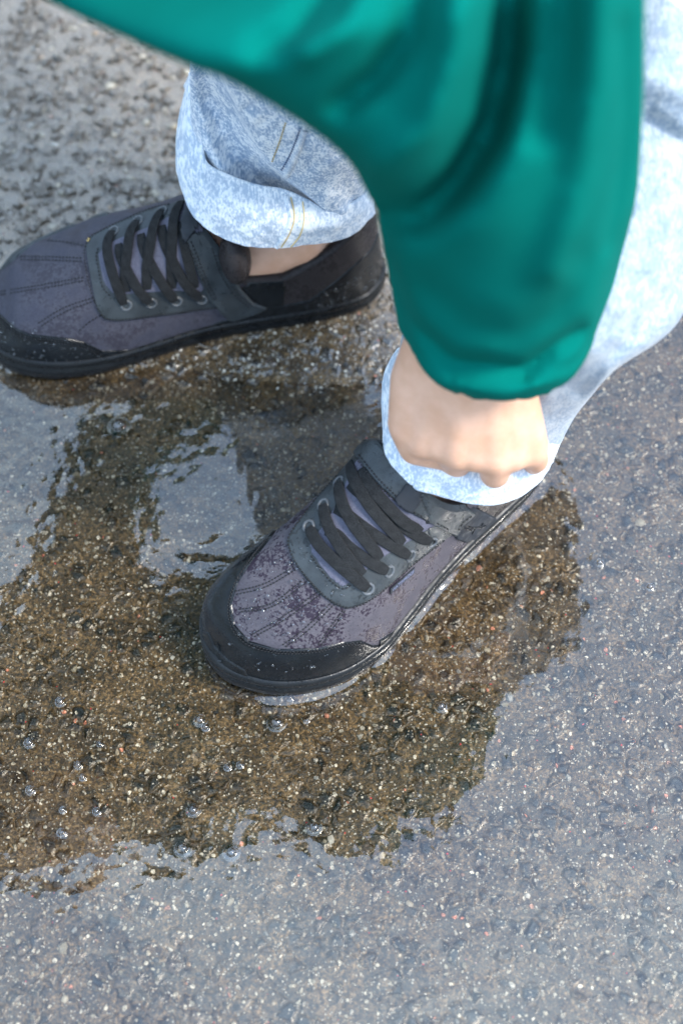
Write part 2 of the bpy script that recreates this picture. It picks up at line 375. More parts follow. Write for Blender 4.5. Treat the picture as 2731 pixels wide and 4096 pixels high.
class Shoe:
    def __init__(s, root, heel, toe, right, zbase, last):
        set_last(*last); s.last = last
        h = np.array(heel[:2]); d = np.array(toe[:2]) - h; d /= np.linalg.norm(d)
        s.root = root; s.o = np.array([h[0], h[1], zbase]); s.ex = np.array([d[0], d[1], 0]); s.ey = np.array([-d[1], d[0], 0]) * (-1 if right else 1)
        s.flip = right
        s.s, s.u, L = shoe_grid(); s.L = L; s.P = s.world(L); N = normals(s.P)
        c = s.P.mean((0, 1)); 
        if (N[:, s.P.shape[1] // 2] * np.array([0, 0, 1])).sum(-1)[200:].mean() < 0: N = -N
        s.N = N; s.px, s.py, s.d = proj(s.P)
        v = np.array([0, 0, CAM_H]) - s.P; v /= np.linalg.norm(v, axis=-1, keepdims=True); s.face = (v * N).sum(-1)
        k = 3; Pc = s.P[::k, ::2]; f = gridF(Pc.shape[0], Pc.shape[1])
        s.bvh = BVHTree.FromPolygons(Pc.reshape(-1, 3).tolist(), f.tolist())
        Nc = N[::k, ::2].reshape(-1, 3); s.Nc = Nc; s.fc = f
    def world(s, L): return s.o + L[..., :1] * s.ex + L[..., 1:2] * s.ey + L[..., 2:] * np.array([0, 0, 1.])
    def hit(s, px, py):
        r = ray(px, py); rn = r / np.linalg.norm(r)
        loc, n, i, d = s.bvh.ray_cast(Vector((0, 0, CAM_H)), Vector(rn))
        if loc is None: return None, None
        return np.array(loc), s.Nc[s.fc[i]].mean(0)
    def build(s, mat, mat_collar, mat_sole, label):
        set_last(*s.last)
        nq, nu = s.P.shape[:2]; mid = nu // 2
        F = gridF(nq, nu); fi, fj = F[:, 0] // nu, F[:, 0] % nu
        op = s.s[np.minimum(fi, nq - 1)] < .1495
        F = F[~(op & ((fj == mid) | (fj == mid - 1)))]
        s.upper = obj('shoe', s.P.reshape(-1, 3), F, mat, s.root); tag(s.upper, label)
        idx = np.where(s.s < .151)[0]
        loop = np.concatenate([s.P[idx[::-1], mid + 1], s.P[idx, mid - 1]])
        cen = s.world(np.array([[.078, 0, 0]]))[0]
        d = cen - loop; d[:, 2] = 0
        dl = loop @ s.ex - s.o @ s.ex
        lat = (loop - s.o) @ s.ey
        d = -np.sign(lat)[:, None] * s.ey * np.minimum(1, np.abs(lat) / .018)[:, None] + s.ex * sstep(.03 - dl, 0, .03)[:, None]
        d /= np.linalg.norm(d, axis=1, keepdims=True) + 1e-9
        rows = []
        for inn, dz in ((-.0003, -.004), (-.0012, -.0015), (0, .002), (.003, .0042), (.0065, .0040), (.0095, .001), (.0112, -.004), (.0115, -.012), (.0105, -.030), (.010, -.055)):
            p = loop + d * inn; p[:, 2] += dz; p[:, 2] = np.maximum(p[:, 2], .012); rows.append(p)
        Rr = np.array(rows); obj('collar', Rr.reshape(-1, 3), gridF(len(rows), len(loop)), mat_collar, s.upper)
        # sole
        q = np.linspace(.0, 1, 240); ss = SL * (1 - np.cos(math.pi * q)) / 2
        o = np.concatenate([np.stack([ss, hermite(_q, _lat, q)], 1), np.stack([ss, -hermite(_q, _med, q)], 1)[::-1][1:-1]])
        n = len(o); tg = np.roll(o, -2, 0) - np.roll(o, 2, 0); nr = np.stack([-tg[:, 1], tg[:, 0]], 1); nr /= np.linalg.norm(nr, axis=1, keepdims=True) + 1e-9
        if (nr * (o - [.16, 0])).sum() < 0: nr = -nr
        nr[:, 0] = np.where((o[:, 0] < .0005), -1, nr[:, 0]); 
        rows = []
        for off, z in ((-.02, 0), (-.002, .0), (.0012, .0015), (.0028, .005), (.0036, .009), (.0034, .0125), (.0020, .0135), (.0020, .0145), (.0036, .0158), (.0034, .019), (.0018, .0208), (-.0015, .0212), (-.006, .0212)):
            toe = sstep(o[:, 0], .20, .318); p = o + nr * off
            rows.append(np.column_stack([p, z + toe * (.006 * sstep(z, 0, .02) + .003) ]))
        Lr = np.array(rows); Rw = s.world(Lr)
        f = gridF(len(rows), n, closed_v=True)
        V = np.concatenate([Rw.reshape(-1, 3), s.world(np.array([[.15, 0, .0]]))]); c = len(V) - 1
        f3 = np.stack([np.arange(n), (np.arange(n) + 1) % n, np.full(n, c)], 1)
        obj('sole', V, [f, f3], mat_sole, s.upper)
        s.outline = s.world(np.column_stack([o + nr * .003, o[:, 0] * 0 + .004]))[:, :2]
        return s.upper
    def overlay(s, poly, t, mat, name, wrap=False, soft=.5, smax=9, label=None, umin=None):
        poly = np.array(poly); sd = sd_poly(s.px, s.py, poly) * s.d / FPX * 1000     # millimetres
        lim = -1.05
        ok = (sd > lim) & (s.L[..., 0] < smax)
        if not wrap: ok &= s.face > -.05
        nq, nu = ok.shape; mid = nu // 2
        F = gridF(nq, nu); fk = ok.reshape(-1)[F].all(1)
        fi, fj = F[:, 0] // nu, F[:, 0] % nu
        fk &= ~((s.s[fi] < .1495) & ((fj == mid) | (fj == mid - 1)))
        F = F[fk]
        off = -.0006 + (t + .0006) * sstep(sd, -.8, -.8 + 1.1 * soft / .5)
        V = (s.P + s.N * off[..., None]).reshape(-1, 3)
        us, inv = np.unique(F, return_inverse=True)
        if not len(us): print('EMPTY overlay', name); return None
        o = obj(name, V[us], inv.reshape(F.shape), mat, s.upper)
        if label: tag(o, label)
        return o
    def line(s, pts, n=None, step=6, up=.0):
        P = np.array(pts, float); 
        if len(P) > 2: P = catmull(P, 12 * len(P))
        L = np.linalg.norm(np.diff(P, axis=0), axis=1).sum()
        P = arclen(P, n or max(3, int(L / step)))
        out = []
        for x, y in P:
            a, nn = s.hit(x, y)
            out.append((a + nn * up, nn) if a is not None else None)
        return out
    def stitches(s, lines, up, mat, name='stitching', step=13, wid=.00045, parent=None):
        parts = []
        for ln in lines:
            h = s.line(ln, step=step, up=up)
            for a, b in zip(h[:-1], h[1:]):
                if a is None or b is None: continue
                p, n = a; e = b[0] - p; L = np.linalg.norm(e)
                if L > .006 or L < 1e-5: continue
                e /= L; sd_ = np.cross(n, e); e2 = p + e * L * .68; h_ = n * wid * .7
                V = np.array([p - sd_*wid*.6 - h_, p + sd_*wid*.6 - h_, e2 + sd_*wid*.6 - h_, e2 - sd_*wid*.6 - h_,
                              p + e*L*.12 - sd_*wid + h_, p + e*L*.12 + sd_*wid + h_, e2 - e*L*.12 + sd_*wid + h_, e2 - e*L*.12 - sd_*wid + h_])
                parts.append((V, np.array([[4,5,6,7],[0,1,5,4],[1,2,6,5],[2,3,7,6],[3,0,4,7]])))
        if parts:
            V, F = merge(parts); return obj(name, V, F, mat, parent or s.upper)
    def ribbon(s, pts, width, ups, name='lace', mat=None, thick=.0012, label=None):
        h = [x for x in s.line(pts, n=60) if x is not None]
        n = len(h); P = np.array([a for a, _ in h]); N = np.array([b for _, b in h])
        up = hermite(np.linspace(0, 1, len(ups)), ups, np.linspace(0, 1, n))
        k = np.ones(9) / 9
        def sm(A): 
            B = np.pad(A, ((4, 4), (0, 0)), mode='edge'); return np.stack([np.convolve(B[:, c], k, 'valid') for c in range(3)], 1)
        for _ in range(3): N = sm(N)
        P = sm(P); N /= np.linalg.norm(N, axis=1, keepdims=True)
        P = P + N * up[:, None]
        T = np.gradient(P, axis=0); T /= np.linalg.norm(T, axis=1, keepdims=True); S = np.cross(N, T); S /= np.linalg.norm(S, axis=1, keepdims=True)
        ln = np.concatenate([[0], np.cumsum(np.linalg.norm(np.diff(P, axis=0), axis=1))])
        ws = width * (1 - .25 * (1 - sstep(np.linspace(0, 1, n), 0, .12)) - .25 * sstep(np.linspace(0, 1, n), .88, 1))
        prof = [(-.5, -.5), (-.53, -.1), (-.515, .35), (-.46, .54), (-.38, .6), (0, .66), (.38, .6), (.46, .54), (.515, .35), (.53, -.1), (.5, -.5)]
        V = np.stack([P + S * (ws * a)[:, None] + N * thick * b for a, b in prof], 1)
        UV = np.stack([np.stack([ln, ws * a], 1) for a, b in prof], 1)
        return tag(obj(name, V.reshape(-1, 3), gridF(n, len(prof), closed_v=True), mat or M['lace'], s.upper, uv=UV.reshape(-1, 2)), label)
    def eyelet(s, px, py, up=.0014, r=.0037, tr=.00115):
        a, n = s.hit(px, py)
        if a is None: return
        n = n / np.linalg.norm(n); e1 = np.cross(n, s.ey); e1 /= np.linalg.norm(e1); e2 = np.cross(n, e1); a = a + n * up
        th = np.linspace(0, 2*math.pi, 28, endpoint=False); ph = np.linspace(0, 2*math.pi, 10, endpoint=False)
        T, Q = np.meshgrid(th, ph, indexing='ij'); rr = r + tr * np.cos(Q)
        V = a + rr[..., None] * (np.cos(T)[..., None] * e1 + np.sin(T)[..., None] * e2) + (tr * np.sin(Q))[..., None] * n
        o = obj('eyelet', V.reshape(-1, 3), gridF(28, 10, True, True), M['metal'], s.upper)
        ring = a + (r * .98) * (np.cos(th)[:, None] * e1 + np.sin(th)[:, None] * e2) + n * .00015
        V = np.concatenate([ring, [a - n * .0006]]); f = np.stack([np.arange(28), (np.arange(28) + 1) % 28, np.full(28, 28)], 1)
        obj('eyelet_shade_disc', V, f, M['hole_shade'], o)  # black disc fills the ring, its colour standing in for shade
# ------------------------------------------------------------------ person and both shoes
person = empty('person', (.08, .62, 0))
tag(person, 'person in green sweater, light jeans and wet black trainers bending to tug a trouser cuff', 'person')
Z14 = [0] * 14
LASTL = (.302, 1.07, .891, 1.138, .078, [0]*9 + [-.001, -.003, -.004, -.003, 0], [0]*7 + [-.003, -.004, -.003, 0, .004, .0055, 0], .024)
LASTR = (.328, 1.066, 1.015, .921, .073, Z14, Z14)
def place(h, t, L):
    d = (t - h) / np.linalg.norm((t - h)[:2]); return t - d * (L - .001), t
heelL, toeL = WZ(2086*1.001, 1685*1.001, .03), WZ(873*1.001, 2622, .03)
heelR, toeR = WZ(1381, 1029.5, .03), WZ(-104, 1256, .03)
hL, tL = place(heelL, toeL, LASTL[0]); hR, tR = place(heelR, toeR, LASTR[0])
ZB0 = -.0035
shL = Shoe(person, hL, tL, False, ZB0, LASTL); shR = Shoe(person, hR, tR, True, ZB0, LASTR)
shL.build(M['canvas'], M['collar'], M['rubber'], 'nearer wet trainer with water drops on its toe')
shR.build(M['canvas_dry'], M['collar'], M['rubber'], 'farther wet trainer with its collar and bare ankle showing')
# ------------------------------------------------------------------ front shoe details
s = shL
toe_seam = Z1([(420, 520), (372, 592), (300, 680), (245, 765), (220, 850), (232, 930), (290, 995), (400, 1028), (560, 1024), (660, 1000), (730, 994), (770, 1012), (830, 1010)])
s.overlay(toe_seam + Z1([(930, 960), (900, 1100), (700, 1260), (300, 1300), (0, 1200), (0, 800), (150, 600), (300, 480), (400, 440)]), .0013, M['leather_wet'], 'toe_guard', wrap=True)
s.overlay(Z1([(60, 940), (140, 955), (165, 1010), (215, 1060), (280, 1100), (300, 1135), (330, 1180), (300, 1300), (0, 1300), (0, 940)]), .0024, M['rubber'], 'toe_bumper', wrap=True, soft=1.0)
s.overlay(Z1([(830, 1018), (770, 1012), (830, 975), (900, 930), (1000, 850), (1100, 745), (1200, 620), (1260, 540), (1300, 560), (1240, 700), (1000, 960), (880, 1070)]), .0012, M['leather_wet'], 'side_band', smax=.21)
ey_out = ZA([(1560, 880), (1490, 925), (1230, 1130), (1000, 1335), (800, 1480), (640, 1530), (540, 1500), (400, 1400), (280, 1270), (160, 1100), (110, 940), (140, 860), (250, 710), (400, 520), (560, 350), (720, 160)])
thr = ZA([(1430, 770), (1290, 845), (1200, 910), (1110, 965), (1010, 1028), (920, 1088), (830, 1160), (740, 1225), (665, 1290), (600, 1330), (520, 1270), (430, 1160), (340, 1040), (325, 960), (400, 850), (500, 700), (590, 560), (640, 430), (740, 230)])
s.overlay(ey_out + ZA([(900, 0), (1700, 700)]), .0014, M['leather'], 'eyelet_panel')
s.overlay(thr + ZA([(900, 100), (1400, 600)]), .0019, M['tongue'], 'tongue', soft=.25)
for a in ((825, 1350), (1010, 1195), (1200, 1055), (1395, 930), (310, 800), (440, 610), (580, 405)): s.eyelet(*ZA([a])[0])
W7 = .0074
for pts in ([(1000, 1195), (860, 1125), (740, 1040), (640, 960), (560, 870), (450, 840)], [(1195, 1058), (1050, 975), (900, 880), (750, 770), (620, 670), (530, 640)],
            [(1395, 930), (1250, 865), (1100, 765), (960, 665), (820, 540), (660, 420)]):
    s.ribbon(ZA(pts), W7, [.0020, .0030, .0024, .0024, .0022])
for pts in ([(305, 800), (400, 950), (540, 1100), (680, 1225), (830, 1355)], [(440, 600), (480, 760), (570, 940), (690, 1120), (790, 1230)], [(580, 400), (620, 600), (720, 800), (830, 950), (940, 1090)],
            [(680, 230), (745, 430), (870, 640), (1000, 800), (1140, 950)], [(770, 280), (860, 430), (1000, 610), (1130, 740), (1300, 840)]):
    s.ribbon(ZA(pts), W7 * 1.06, [.0024, .0046, .0050, .0046, .0022])
# strap
s.overlay(Z1([(1100, 590), (1080, 540), (1170, 470), (1250, 508), (1248, 535), (1212, 572), (1132, 602)]), .0022, M['label_base'], 'heel_plate', soft=.3)
strap = Z1([(780, 75), (703, 190), (712, 265), (780, 362), (850, 432), (925, 492), (1000, 530), (1088, 577), (1106, 560), (1112, 535), (1140, 515), (1168, 488), (1130, 460), (1050, 430), (950, 350), (900, 200), (860, 60)])
s.overlay(strap, .0034, M['leather'], 'strap', wrap=True)
s.overlay(ZA([(1058, 552), (1170, 400), (1330, 470), (1205, 655), (1170, 650), (1110, 610)]), .0046, M['label_base'], 'strap_webbing', soft=.25)
st = lambda P, d: [(x + d[0], y + d[1]) for x, y in P]
s.stitches([toe_seam[1:11], st(toe_seam[1:11], (-7, 7))], .0018, M['stitch'])
s.stitches([st(ey_out[1:-1], (4, -6))[:8], st(ey_out[7:-1], (8, -2))], .0019, M['stitch'])
s.stitches([ZA([(330, 1060), (420, 1190), (520, 1300), (610, 1350), (680, 1310)])], .0021, M['stitch'])
s.stitches([Z1([(716, 275), (790, 372), (858, 438)]), Z1([(726, 262), (800, 358), (868, 425)]), Z1([(925, 480), (1000, 516), (1085, 560)]), Z1([(1095, 548), (1110, 520), (1150, 490)]), Z1([(795, 100), (820, 230)])], .0040, M['stitch'])
fan = [[(235, 800), (350, 770), (470, 700)], [(240, 812), (356, 782), (478, 712)], [(250, 870), (370, 850), (520, 740)], [(258, 880), (380, 860), (528, 752)], [(300, 970), (420, 900), (575, 790)], [(310, 978), (430, 910), (585, 800)], [(420, 1010), (500, 950), (620, 835)], [(432, 1016), (512, 960), (630, 843)], [(560, 1010), (600, 950), (660, 868)], [(572, 1012), (612, 955), (668, 872)]]
s.stitches([Z1(f) for f in fan], .0003, M['stitch'])
# rolled welt of the canvas above the sole
def text_obj(s, txt, p0, p1, size, mat, parent, up, flipud=False, base=None):
    a, n = s.hit(*p0); b, n2 = s.hit(*p1)
    if a is None or b is None: print('TEXT MISS'); return
    n = (n + n2); n /= np.linalg.norm(n); ex = b - a; L = np.linalg.norm(ex); ex /= L; ey = np.cross(n, ex)
    if base:
        m_ = .5 * size; V = []
        for dz in (0, up):
            for cx, cyy in ((-.0016, -m_ * .5), (L + .001, -m_ * .5), (L + .001, m_ * 1.9), (-.0016, m_ * 1.9)): V.append(a + ex * cx + ey * cyy + n * (dz + .0002))
        lab = obj('size_label', V, [[0,1,2,3],[4,5,6,7],[0,1,5,4],[1,2,6,5],[2,3,7,6],[3,0,4,7]], base, parent, smooth=False); parent = lab; lab.name = 'fabric_label'
    cu = bpy.data.curves.new('letters', 'FONT'); cu.body = txt; cu.size = 1; cu.extrude = .02
    to = bpy.data.objects.new('letters', cu); C.objects.link(to)
    dg = bpy.context.evaluated_depsgraph_get(); me = bpy.data.meshes.new_from_object(to.evaluated_get(dg)); bpy.data.objects.remove(to)
    V = np.array([v.co[:] for v in me.vertices]); w_ = V[:, 0].max() - V[:, 0].min(); V[:, 0] -= V[:, 0].min()
    P = a + ex * (V[:, :1] / w_ * L) + ey * (V[:, 1:2] * size) + n * (up + .0004 + V[:, 2:] * size)
    o = bpy.data.objects.new('lettering', me); me.vertices.foreach_set('co', P.astype(np.float32).reshape(-1)); me.update(); me.materials.clear(); me.materials.append(mat); C.objects.link(o); put(o, parent)
text_obj(s, 'WATERPROOF', ZA([(1040, 1380)])[0], ZA([(1235, 1205)])[0], .0042, M['label'], s.upper, .0006, base=M['label_base'])
# raised mark on the heel plate and on the toe bumper
def mark(s, lines, up, wd, mat, name):
    parts = []
    for ln in lines:
        h = [x for x in s.line(ln, n=14, up=up) if x is not None]
        P = np.array([a for a, _ in h]); N = np.array([b for _, b in h]); T = np.gradient(P, axis=0); S = np.cross(N, T); S /= np.linalg.norm(S, axis=1, keepdims=True); N /= np.linalg.norm(N, axis=1, keepdims=True)
        tp = wd * np.sin(np.linspace(.25, 2.9, len(P)))[:, None]
        V = np.stack([P - S*tp - N*.0006, P - S*tp*.7 + N*.0003, P + S*tp*.7 + N*.0003, P + S*tp - N*.0006], 1); parts.append((V.reshape(-1, 3), gridF(len(P), 4)))
    V, F = merge(parts); obj(name, V, F, mat, s.upper)
ZE = crop(1700, 1950, .2551)
mark(s, [ZE([(570, 590), (640, 630), (700, 640)]), ZE([(690, 700), (730, 620), (760, 590)]), ZE([(620, 570), (720, 600), (820, 580), (860, 520)]), ZE([(820, 600), (870, 580), (905, 560)])], .0030, .0006, M['rubber'], 'embossed_mark')
mark(s, [Z1([(125, 1050), (160, 1066), (195, 1066)]), Z1([(195, 1066), (172, 1078), (192, 1092)])], .0032, .0006, M['leather'], 'embossed_mark')

# ------------------------------------------------------------------ rear shoe details
s = shR
toe_seam = Z2([(-60, 470), (0, 545), (60, 600), (120, 625), (190, 632), (260, 640), (330, 655), (400, 690), (470, 688), (560, 686)])
s.overlay(toe_seam + Z2([(620, 700), (560, 720), (400, 800), (0, 800), (-200, 700), (-200, 450)]), .0013, M['leather_wet'], 'toe_guard', wrap=True)
s.overlay(Z2([(-200, 420), (-60, 440), (0, 375), (60, 325), (135, 262), (220, 225), (295, 195), (300, 178), (420, 155), (440, 130), (280, 120), (120, 200), (-50, 300), (-200, 400)]), .0013, M['leather'], 'toe_band', wrap=True)
s.overlay(Z2([(500, 712), (560, 692), (620, 670), (760, 620), (860, 575), (1000, 545), (1010, 590), (760, 690), (520, 760)]), .0010, M['leather_wet'], 'side_band')
ey_out = ZB([(1180, 900), (1100, 885), (1000, 895), (800, 925), (600, 950), (480, 968), (330, 985), (230, 970), (170, 900), (110, 740), (75, 560), (70, 430), (110, 340), (200, 285), (400, 190), (600, 110), (740, 80), (860, 30)])
thr = ZB([(990, 742), (800, 738), (600, 750), (400, 768), (290, 760), (235, 690), (205, 570), (190, 470), (240, 405), (320, 365), (400, 330), (600, 250), (740, 180), (830, 110), (870, 60)])
s.overlay(ey_out + ZB([(1000, 0), (1300, 500)]), .0014, M['leather'], 'eyelet_panel', smax=.23)
s.overlay(thr + ZB([(1000, 100), (1150, 500)]), .0019, M['tongue'], 'tongue', soft=.25)
for a in ((400, 858), (595, 840), (795, 825), (992, 812), (310, 285), (500, 205), (690, 130)): s.eyelet(*ZB([a])[0])
for pts in ([(350, 380), (365, 480), (420, 600), (490, 720), (590, 845)], [(525, 300), (545, 420), (600, 540), (670, 660), (785, 830)], [(690, 230), (705, 360), (765, 500), (850, 660), (985, 815)], [(840, 200), (855, 340), (890, 520), (940, 720)]):
    s.ribbon(ZB(pts), W7, [.0022, .0026, .0032, .0044, .0022])
for pts in ([(305, 280), (270, 400), (290, 560), (330, 700), (385, 860)], [(500, 200), (455, 320), (425, 450), (395, 600), (405, 760)], [(690, 120), (640, 260), (600, 400), (565, 560), (565, 740)], [(845, 50), (795, 200), (775, 340), (755, 500), (760, 730)]):
    s.ribbon(ZB(pts), W7, [.0024, .0052, .0044, .0026, .0021] if pts[0][0] != 305 else [.0024, .0045, .0048, .0045, .0022])
strap = ZB([(860, 355), (905, 300), (1040, 255), (1120, 310), (1150, 430), (1200, 570), (1290, 720), (1400, 840), (1500, 870), (1440, 905), (1240, 972), (1195, 960), (1130, 900), (1050, 800), (990, 690), (935, 540)])
s.overlay(strap, .0034, M['leather'], 'strap')
s.overlay(ZB([(850, 190), (895, 110), (1000, 200), (960, 255), (870, 362), (845, 300)]), .0060, M['label_base'], 'strap_webbing', soft=.25)
s.stitches([ZB([(885, 360), (960, 540), (1020, 690), (1080, 800)]), ZB([(912, 350), (985, 530), (1045, 680), (1105, 790)]), ZB([(1045, 290), (1090, 450), (1150, 620), (1250, 760), (1370, 860)]), ZB([(1070, 290), (1115, 450), (1180, 610), (1275, 745), (1400, 850)])], .0040, M['stitch'])
s.stitches([st(ey_out[1:8], (0, -8)) + st(ey_out[8:-1], (8, 0))], .0019, M['stitch'])
s.stitches([ZB([(190, 420), (175, 480), (190, 580), (220, 720), (280, 790)])], .0021, M['stitch'])
s.stitches([[(x, y + 9) for x, y in toe_seam[1:8]], [(x, y + 19) for x, y in toe_seam[1:8]]], .0018, M['stitch'])
s.stitches([Z2(f) for f in ([(80, 318), (200, 320), (325, 325)], [(80, 330), (200, 333), (325, 338)], [(0, 455), (150, 432), (330, 400)], [(0, 468), (150, 446), (330, 413)], [(150, 580), (250, 520), (370, 478)], [(160, 592), (262, 532), (378, 490)], [(185, 255), (260, 262), (330, 275)], [(310, 610), (350, 575), (400, 545)])], .0003, M['stitch'])
s.stitches([[ZB([(108, 372)])[0], ZB([(125, 345)])[0]]], .0021, M['stitch_pale'], wid=.0009, step=16, name='loose_thread')
for dy in range(0, 90, 6):
    if s.hit(*ZB([(640, 98 + dy)])[0])[0] is not None and s.hit(*ZB([(425, 183 + dy)])[0])[0] is not None:
        text_obj(s, 'WATERPROOF', ZB([(640, 98 + dy)])[0], ZB([(425, 183 + dy)])[0], .0040, M['label'], s.upper, .0006); print('TEXT dy', dy); break
s.overlay(ZC([(300, 640), (600, 560), (1000, 250), (1300, 0), (1500, 100), (1400, 800), (700, 1000), (300, 800)]), .0006, M['collar'], 'heel_panel', wrap=True, smax=.135)
# heel: wet leather counter and the tall rubber foxing
s.overlay(ZC([(-300, 900), (660, 780), (860, 740), (1050, 600), (1200, 470), (1330, 350), (1400, 200), (1480, 200), (1500, 800), (700, 1100), (-300, 1100)]), .0014, M['leather_wet'], 'heel_counter', wrap=True, smax=.13)
s.overlay(ZC([(330, 640), (400, 600), (500, 592), (650, 590), (670, 640), (650, 780), (500, 800), (400, 720)]), .0016, M['leather_wet'], 'collar_tab')

shL.overlay(Z1([(1230, 540), (1150, 420), (1500, 100), (1700, 300), (1300, 640)]), .0006, M['collar'], 'heel_panel', wrap=True, smax=.10)
# rain drops standing on the trainers
def drops(s, poly, n, seed, rmin=.0004, rmax=.0014):
    r = np.random.default_rng(seed); poly = np.array(poly); lo, hi = poly.min(0), poly.max(0); parts = []
    while len(parts) < n:
        p = r.uniform(lo, hi); 
        if sd_poly(np.array([p[0]]), np.array([p[1]]), poly)[0] < 0: continue
        a, nn = s.hit(*p)
        if a is None: n -= 1; continue
        nn = nn / np.linalg.norm(nn); R0 = rmin + (rmax - rmin) * r.random() ** 3; e1 = np.cross(nn, [.3, .5, .8]); e1 /= np.linalg.norm(e1); e2 = np.cross(nn, e1)
        t = np.linspace(.05, math.pi / 2 + .2, 6)[:, None]; th = np.linspace(0, 2*math.pi, 10, endpoint=False)[None] ; w_ = 1 + .25 * np.sin(2 * th + r.uniform(0, 6))
        P = a + nn * .0015 + R0 * ((np.sin(t) * np.cos(th) * w_)[..., None] * e1 + (np.sin(t) * np.sin(th))[..., None] * e2 + (np.cos(t) * .6 + 0 * th)[..., None] * nn)
        V = np.concatenate([P.reshape(-1, 3), [P[0].mean(0)]]); parts.append((V, gridF(6, 10, closed_v=True))); a_ = np.arange(10); parts.append((V, np.stack([a_, (a_ + 1) % 10, np.full(10, 60)], 1)))
    V, F = merge(parts); o = obj('water_drops', V, F, M['drop'], s.upper); o['kind'] = 'stuff'
drops(shL, Z1([(235, 870), (300, 700), (440, 640), (620, 860), (740, 980), (560, 1110), (330, 1120), (200, 1000)]), 330, 5)
drops(shL, Z1([(460, 600), (560, 560), (640, 700), (700, 800), (640, 840), (540, 760)]), 60, 6)
drops(shR, Z2([(0, 560), (300, 650), (420, 700), (400, 740), (100, 740), (0, 690)]), 160, 7)
drops(shR, ZC([(700, 850), (1350, 450), (1400, 600), (900, 860)]), 140, 8)
# ------------------------------------------------------------------ cloth and body
def m_denim(lo, hi, seed):
    def fn(t, m):
        v = t.coord('Object'); v = t.n('ShaderNodeVectorMath', {0: v, 1: (seed, 0, seed)}, operation='ADD').outputs[0]
        n = t.noise(v, 75, 6, .72, .4); n2 = t.noise(v, 420, 3, .6)
        tw = t.noise(t.mapping(v, (650, 130, 420), (0, .3, .5)), 1.0, 2, .5)
        f = t.ramp(t.math('ADD', n, t.math('MULTIPLY', t.math('SUBTRACT', tw, .5), .75)), .36, .66)
        col = t.mix(f, lo, hi)
        col = t.mix(t.ramp(n2, .62, .75, 0, .35), col, lo)
        nb = t.bump(tw, .5, .0006); nb = t.bump(t.noise(v, 170, 3), .3, .0016, nb)
        t.out(t.n('ShaderNodeBsdfPrincipled', {'Base Color': col, 'Roughness': .85, 'Normal': nb, 'Sheen Weight': .2}).outputs[0])
    return fn
M['denim'] = material('light_wash_denim', m_denim((.30, .40, .54), (.84, .865, .885), 0))  # far leg tone raised to make up for the sweater's shade
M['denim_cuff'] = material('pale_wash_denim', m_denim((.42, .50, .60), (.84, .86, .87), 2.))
def m_knit(t, m):
    v = t.coord('Object'); n = t.noise(v, 900, 3); n1 = t.noise(v, 20, 3)
    col = t.mix(n1, (.0, .112, .088), (.0, .152, .120))
    nb = t.bump(n, .35, .0005)
    t.out(t.n('ShaderNodeBsdfPrincipled', {'Base Color': col, 'Roughness': 1.0, 'Normal': nb, 'Specular IOR Level': .05}).outputs[0])
M['knit'] = material('green_knit', m_knit)
def m_skin(t, m):
    v = t.coord('Object'); n = t.noise(v, 60, 4); n2 = t.noise(v, 700, 3)
    col = t.mix(t.ramp(n, .3, .7), (.64, .355, .225), (.74, .44, .30))
    t.out(t.n('ShaderNodeBsdfPrincipled', {'Base Color': col, 'Roughness': .5, 'Normal': t.bump(n2, .25, .0003), 'Subsurface Weight': .12, 'Subsurface Radius': (.012, .005, .003), 'Subsurface Scale': .6}).outputs[0])
M['skin'] = material('skin', m_skin)
M['hair'] = material('dark_hair', leather((.02, .013, .008), .5, 0, 900, 0))
M['eye'] = material('eye_white', leather((.7, .7, .68), .2, 0, 900, 0))
def depthof(p): return (p[..., 1]) * _ca - (p[..., 2] - CAM_H) * _sa
def WDv(px, py, d):
    dx = (px - CX) / FPX; dy = -(py - CY) / FPX
    return np.stack([dx * d, (_ca + dy * _sa) * d, CAM_H + (-_sa + dy * _ca) * d], -1)
def pix_tube(rows, nu, nv, relief=None, back=1.0, sq=.75):
    """rows: (points in the picture, distance, half thickness). Builds a closed tube of real depth."""
    fr, bk = [], []
    for pts, dd, th in rows:
        P = catmull(D(pts), 80); P = arclen(P, nu, True); u = np.linspace(0, math.pi, nu)
        s_ = np.sin(u) ** sq
        chord = P[0] + (P[-1] - P[0]) * ((1 - np.cos(u)) / 2)[:, None]
        fr.append(np.column_stack([P, dd - th * s_, s_]))
        Bk = chord - (P - chord) * .6
        bk.append(np.column_stack([Bk, dd + th * back * s_, 0 * s_])[::-1][1:-1])
    A = np.concatenate([np.array(fr), np.array(bk)], 1)            # rows, ring, 4
    t = np.arange(len(rows)); G = hermite(t, A.reshape(len(rows), -1), np.linspace(0, len(rows) - 1, nv)).reshape(nv, -1, 4)
    px, py, d, wn = [G[..., k] for k in range(4)]
    if relief is not None: d = d - relief(px / 1.7417, py / 1.7417) * np.clip(wn * 1.6, 0, 1)
    return WDv(px, py, d)
def closed_tube(P, caps=(True, True)):
    nv, nr = P.shape[:2]; V = P.reshape(-1, 3); F = [gridF(nv, nr, closed_v=True)]; ex = []; f3 = []
    for k, on in ((0, caps[0]), (nv - 1, caps[1])):
        if not on: continue
        c = len(V) + len(ex); ex.append(P[k].mean(0)); a = np.arange(nr); f3.append(np.stack([k*nr + a, k*nr + (a+1) % nr, np.full(nr, c)], 1))
    if ex: V = np.concatenate([V, np.array(ex)]); F.append(np.concatenate(f3))
    return V, F
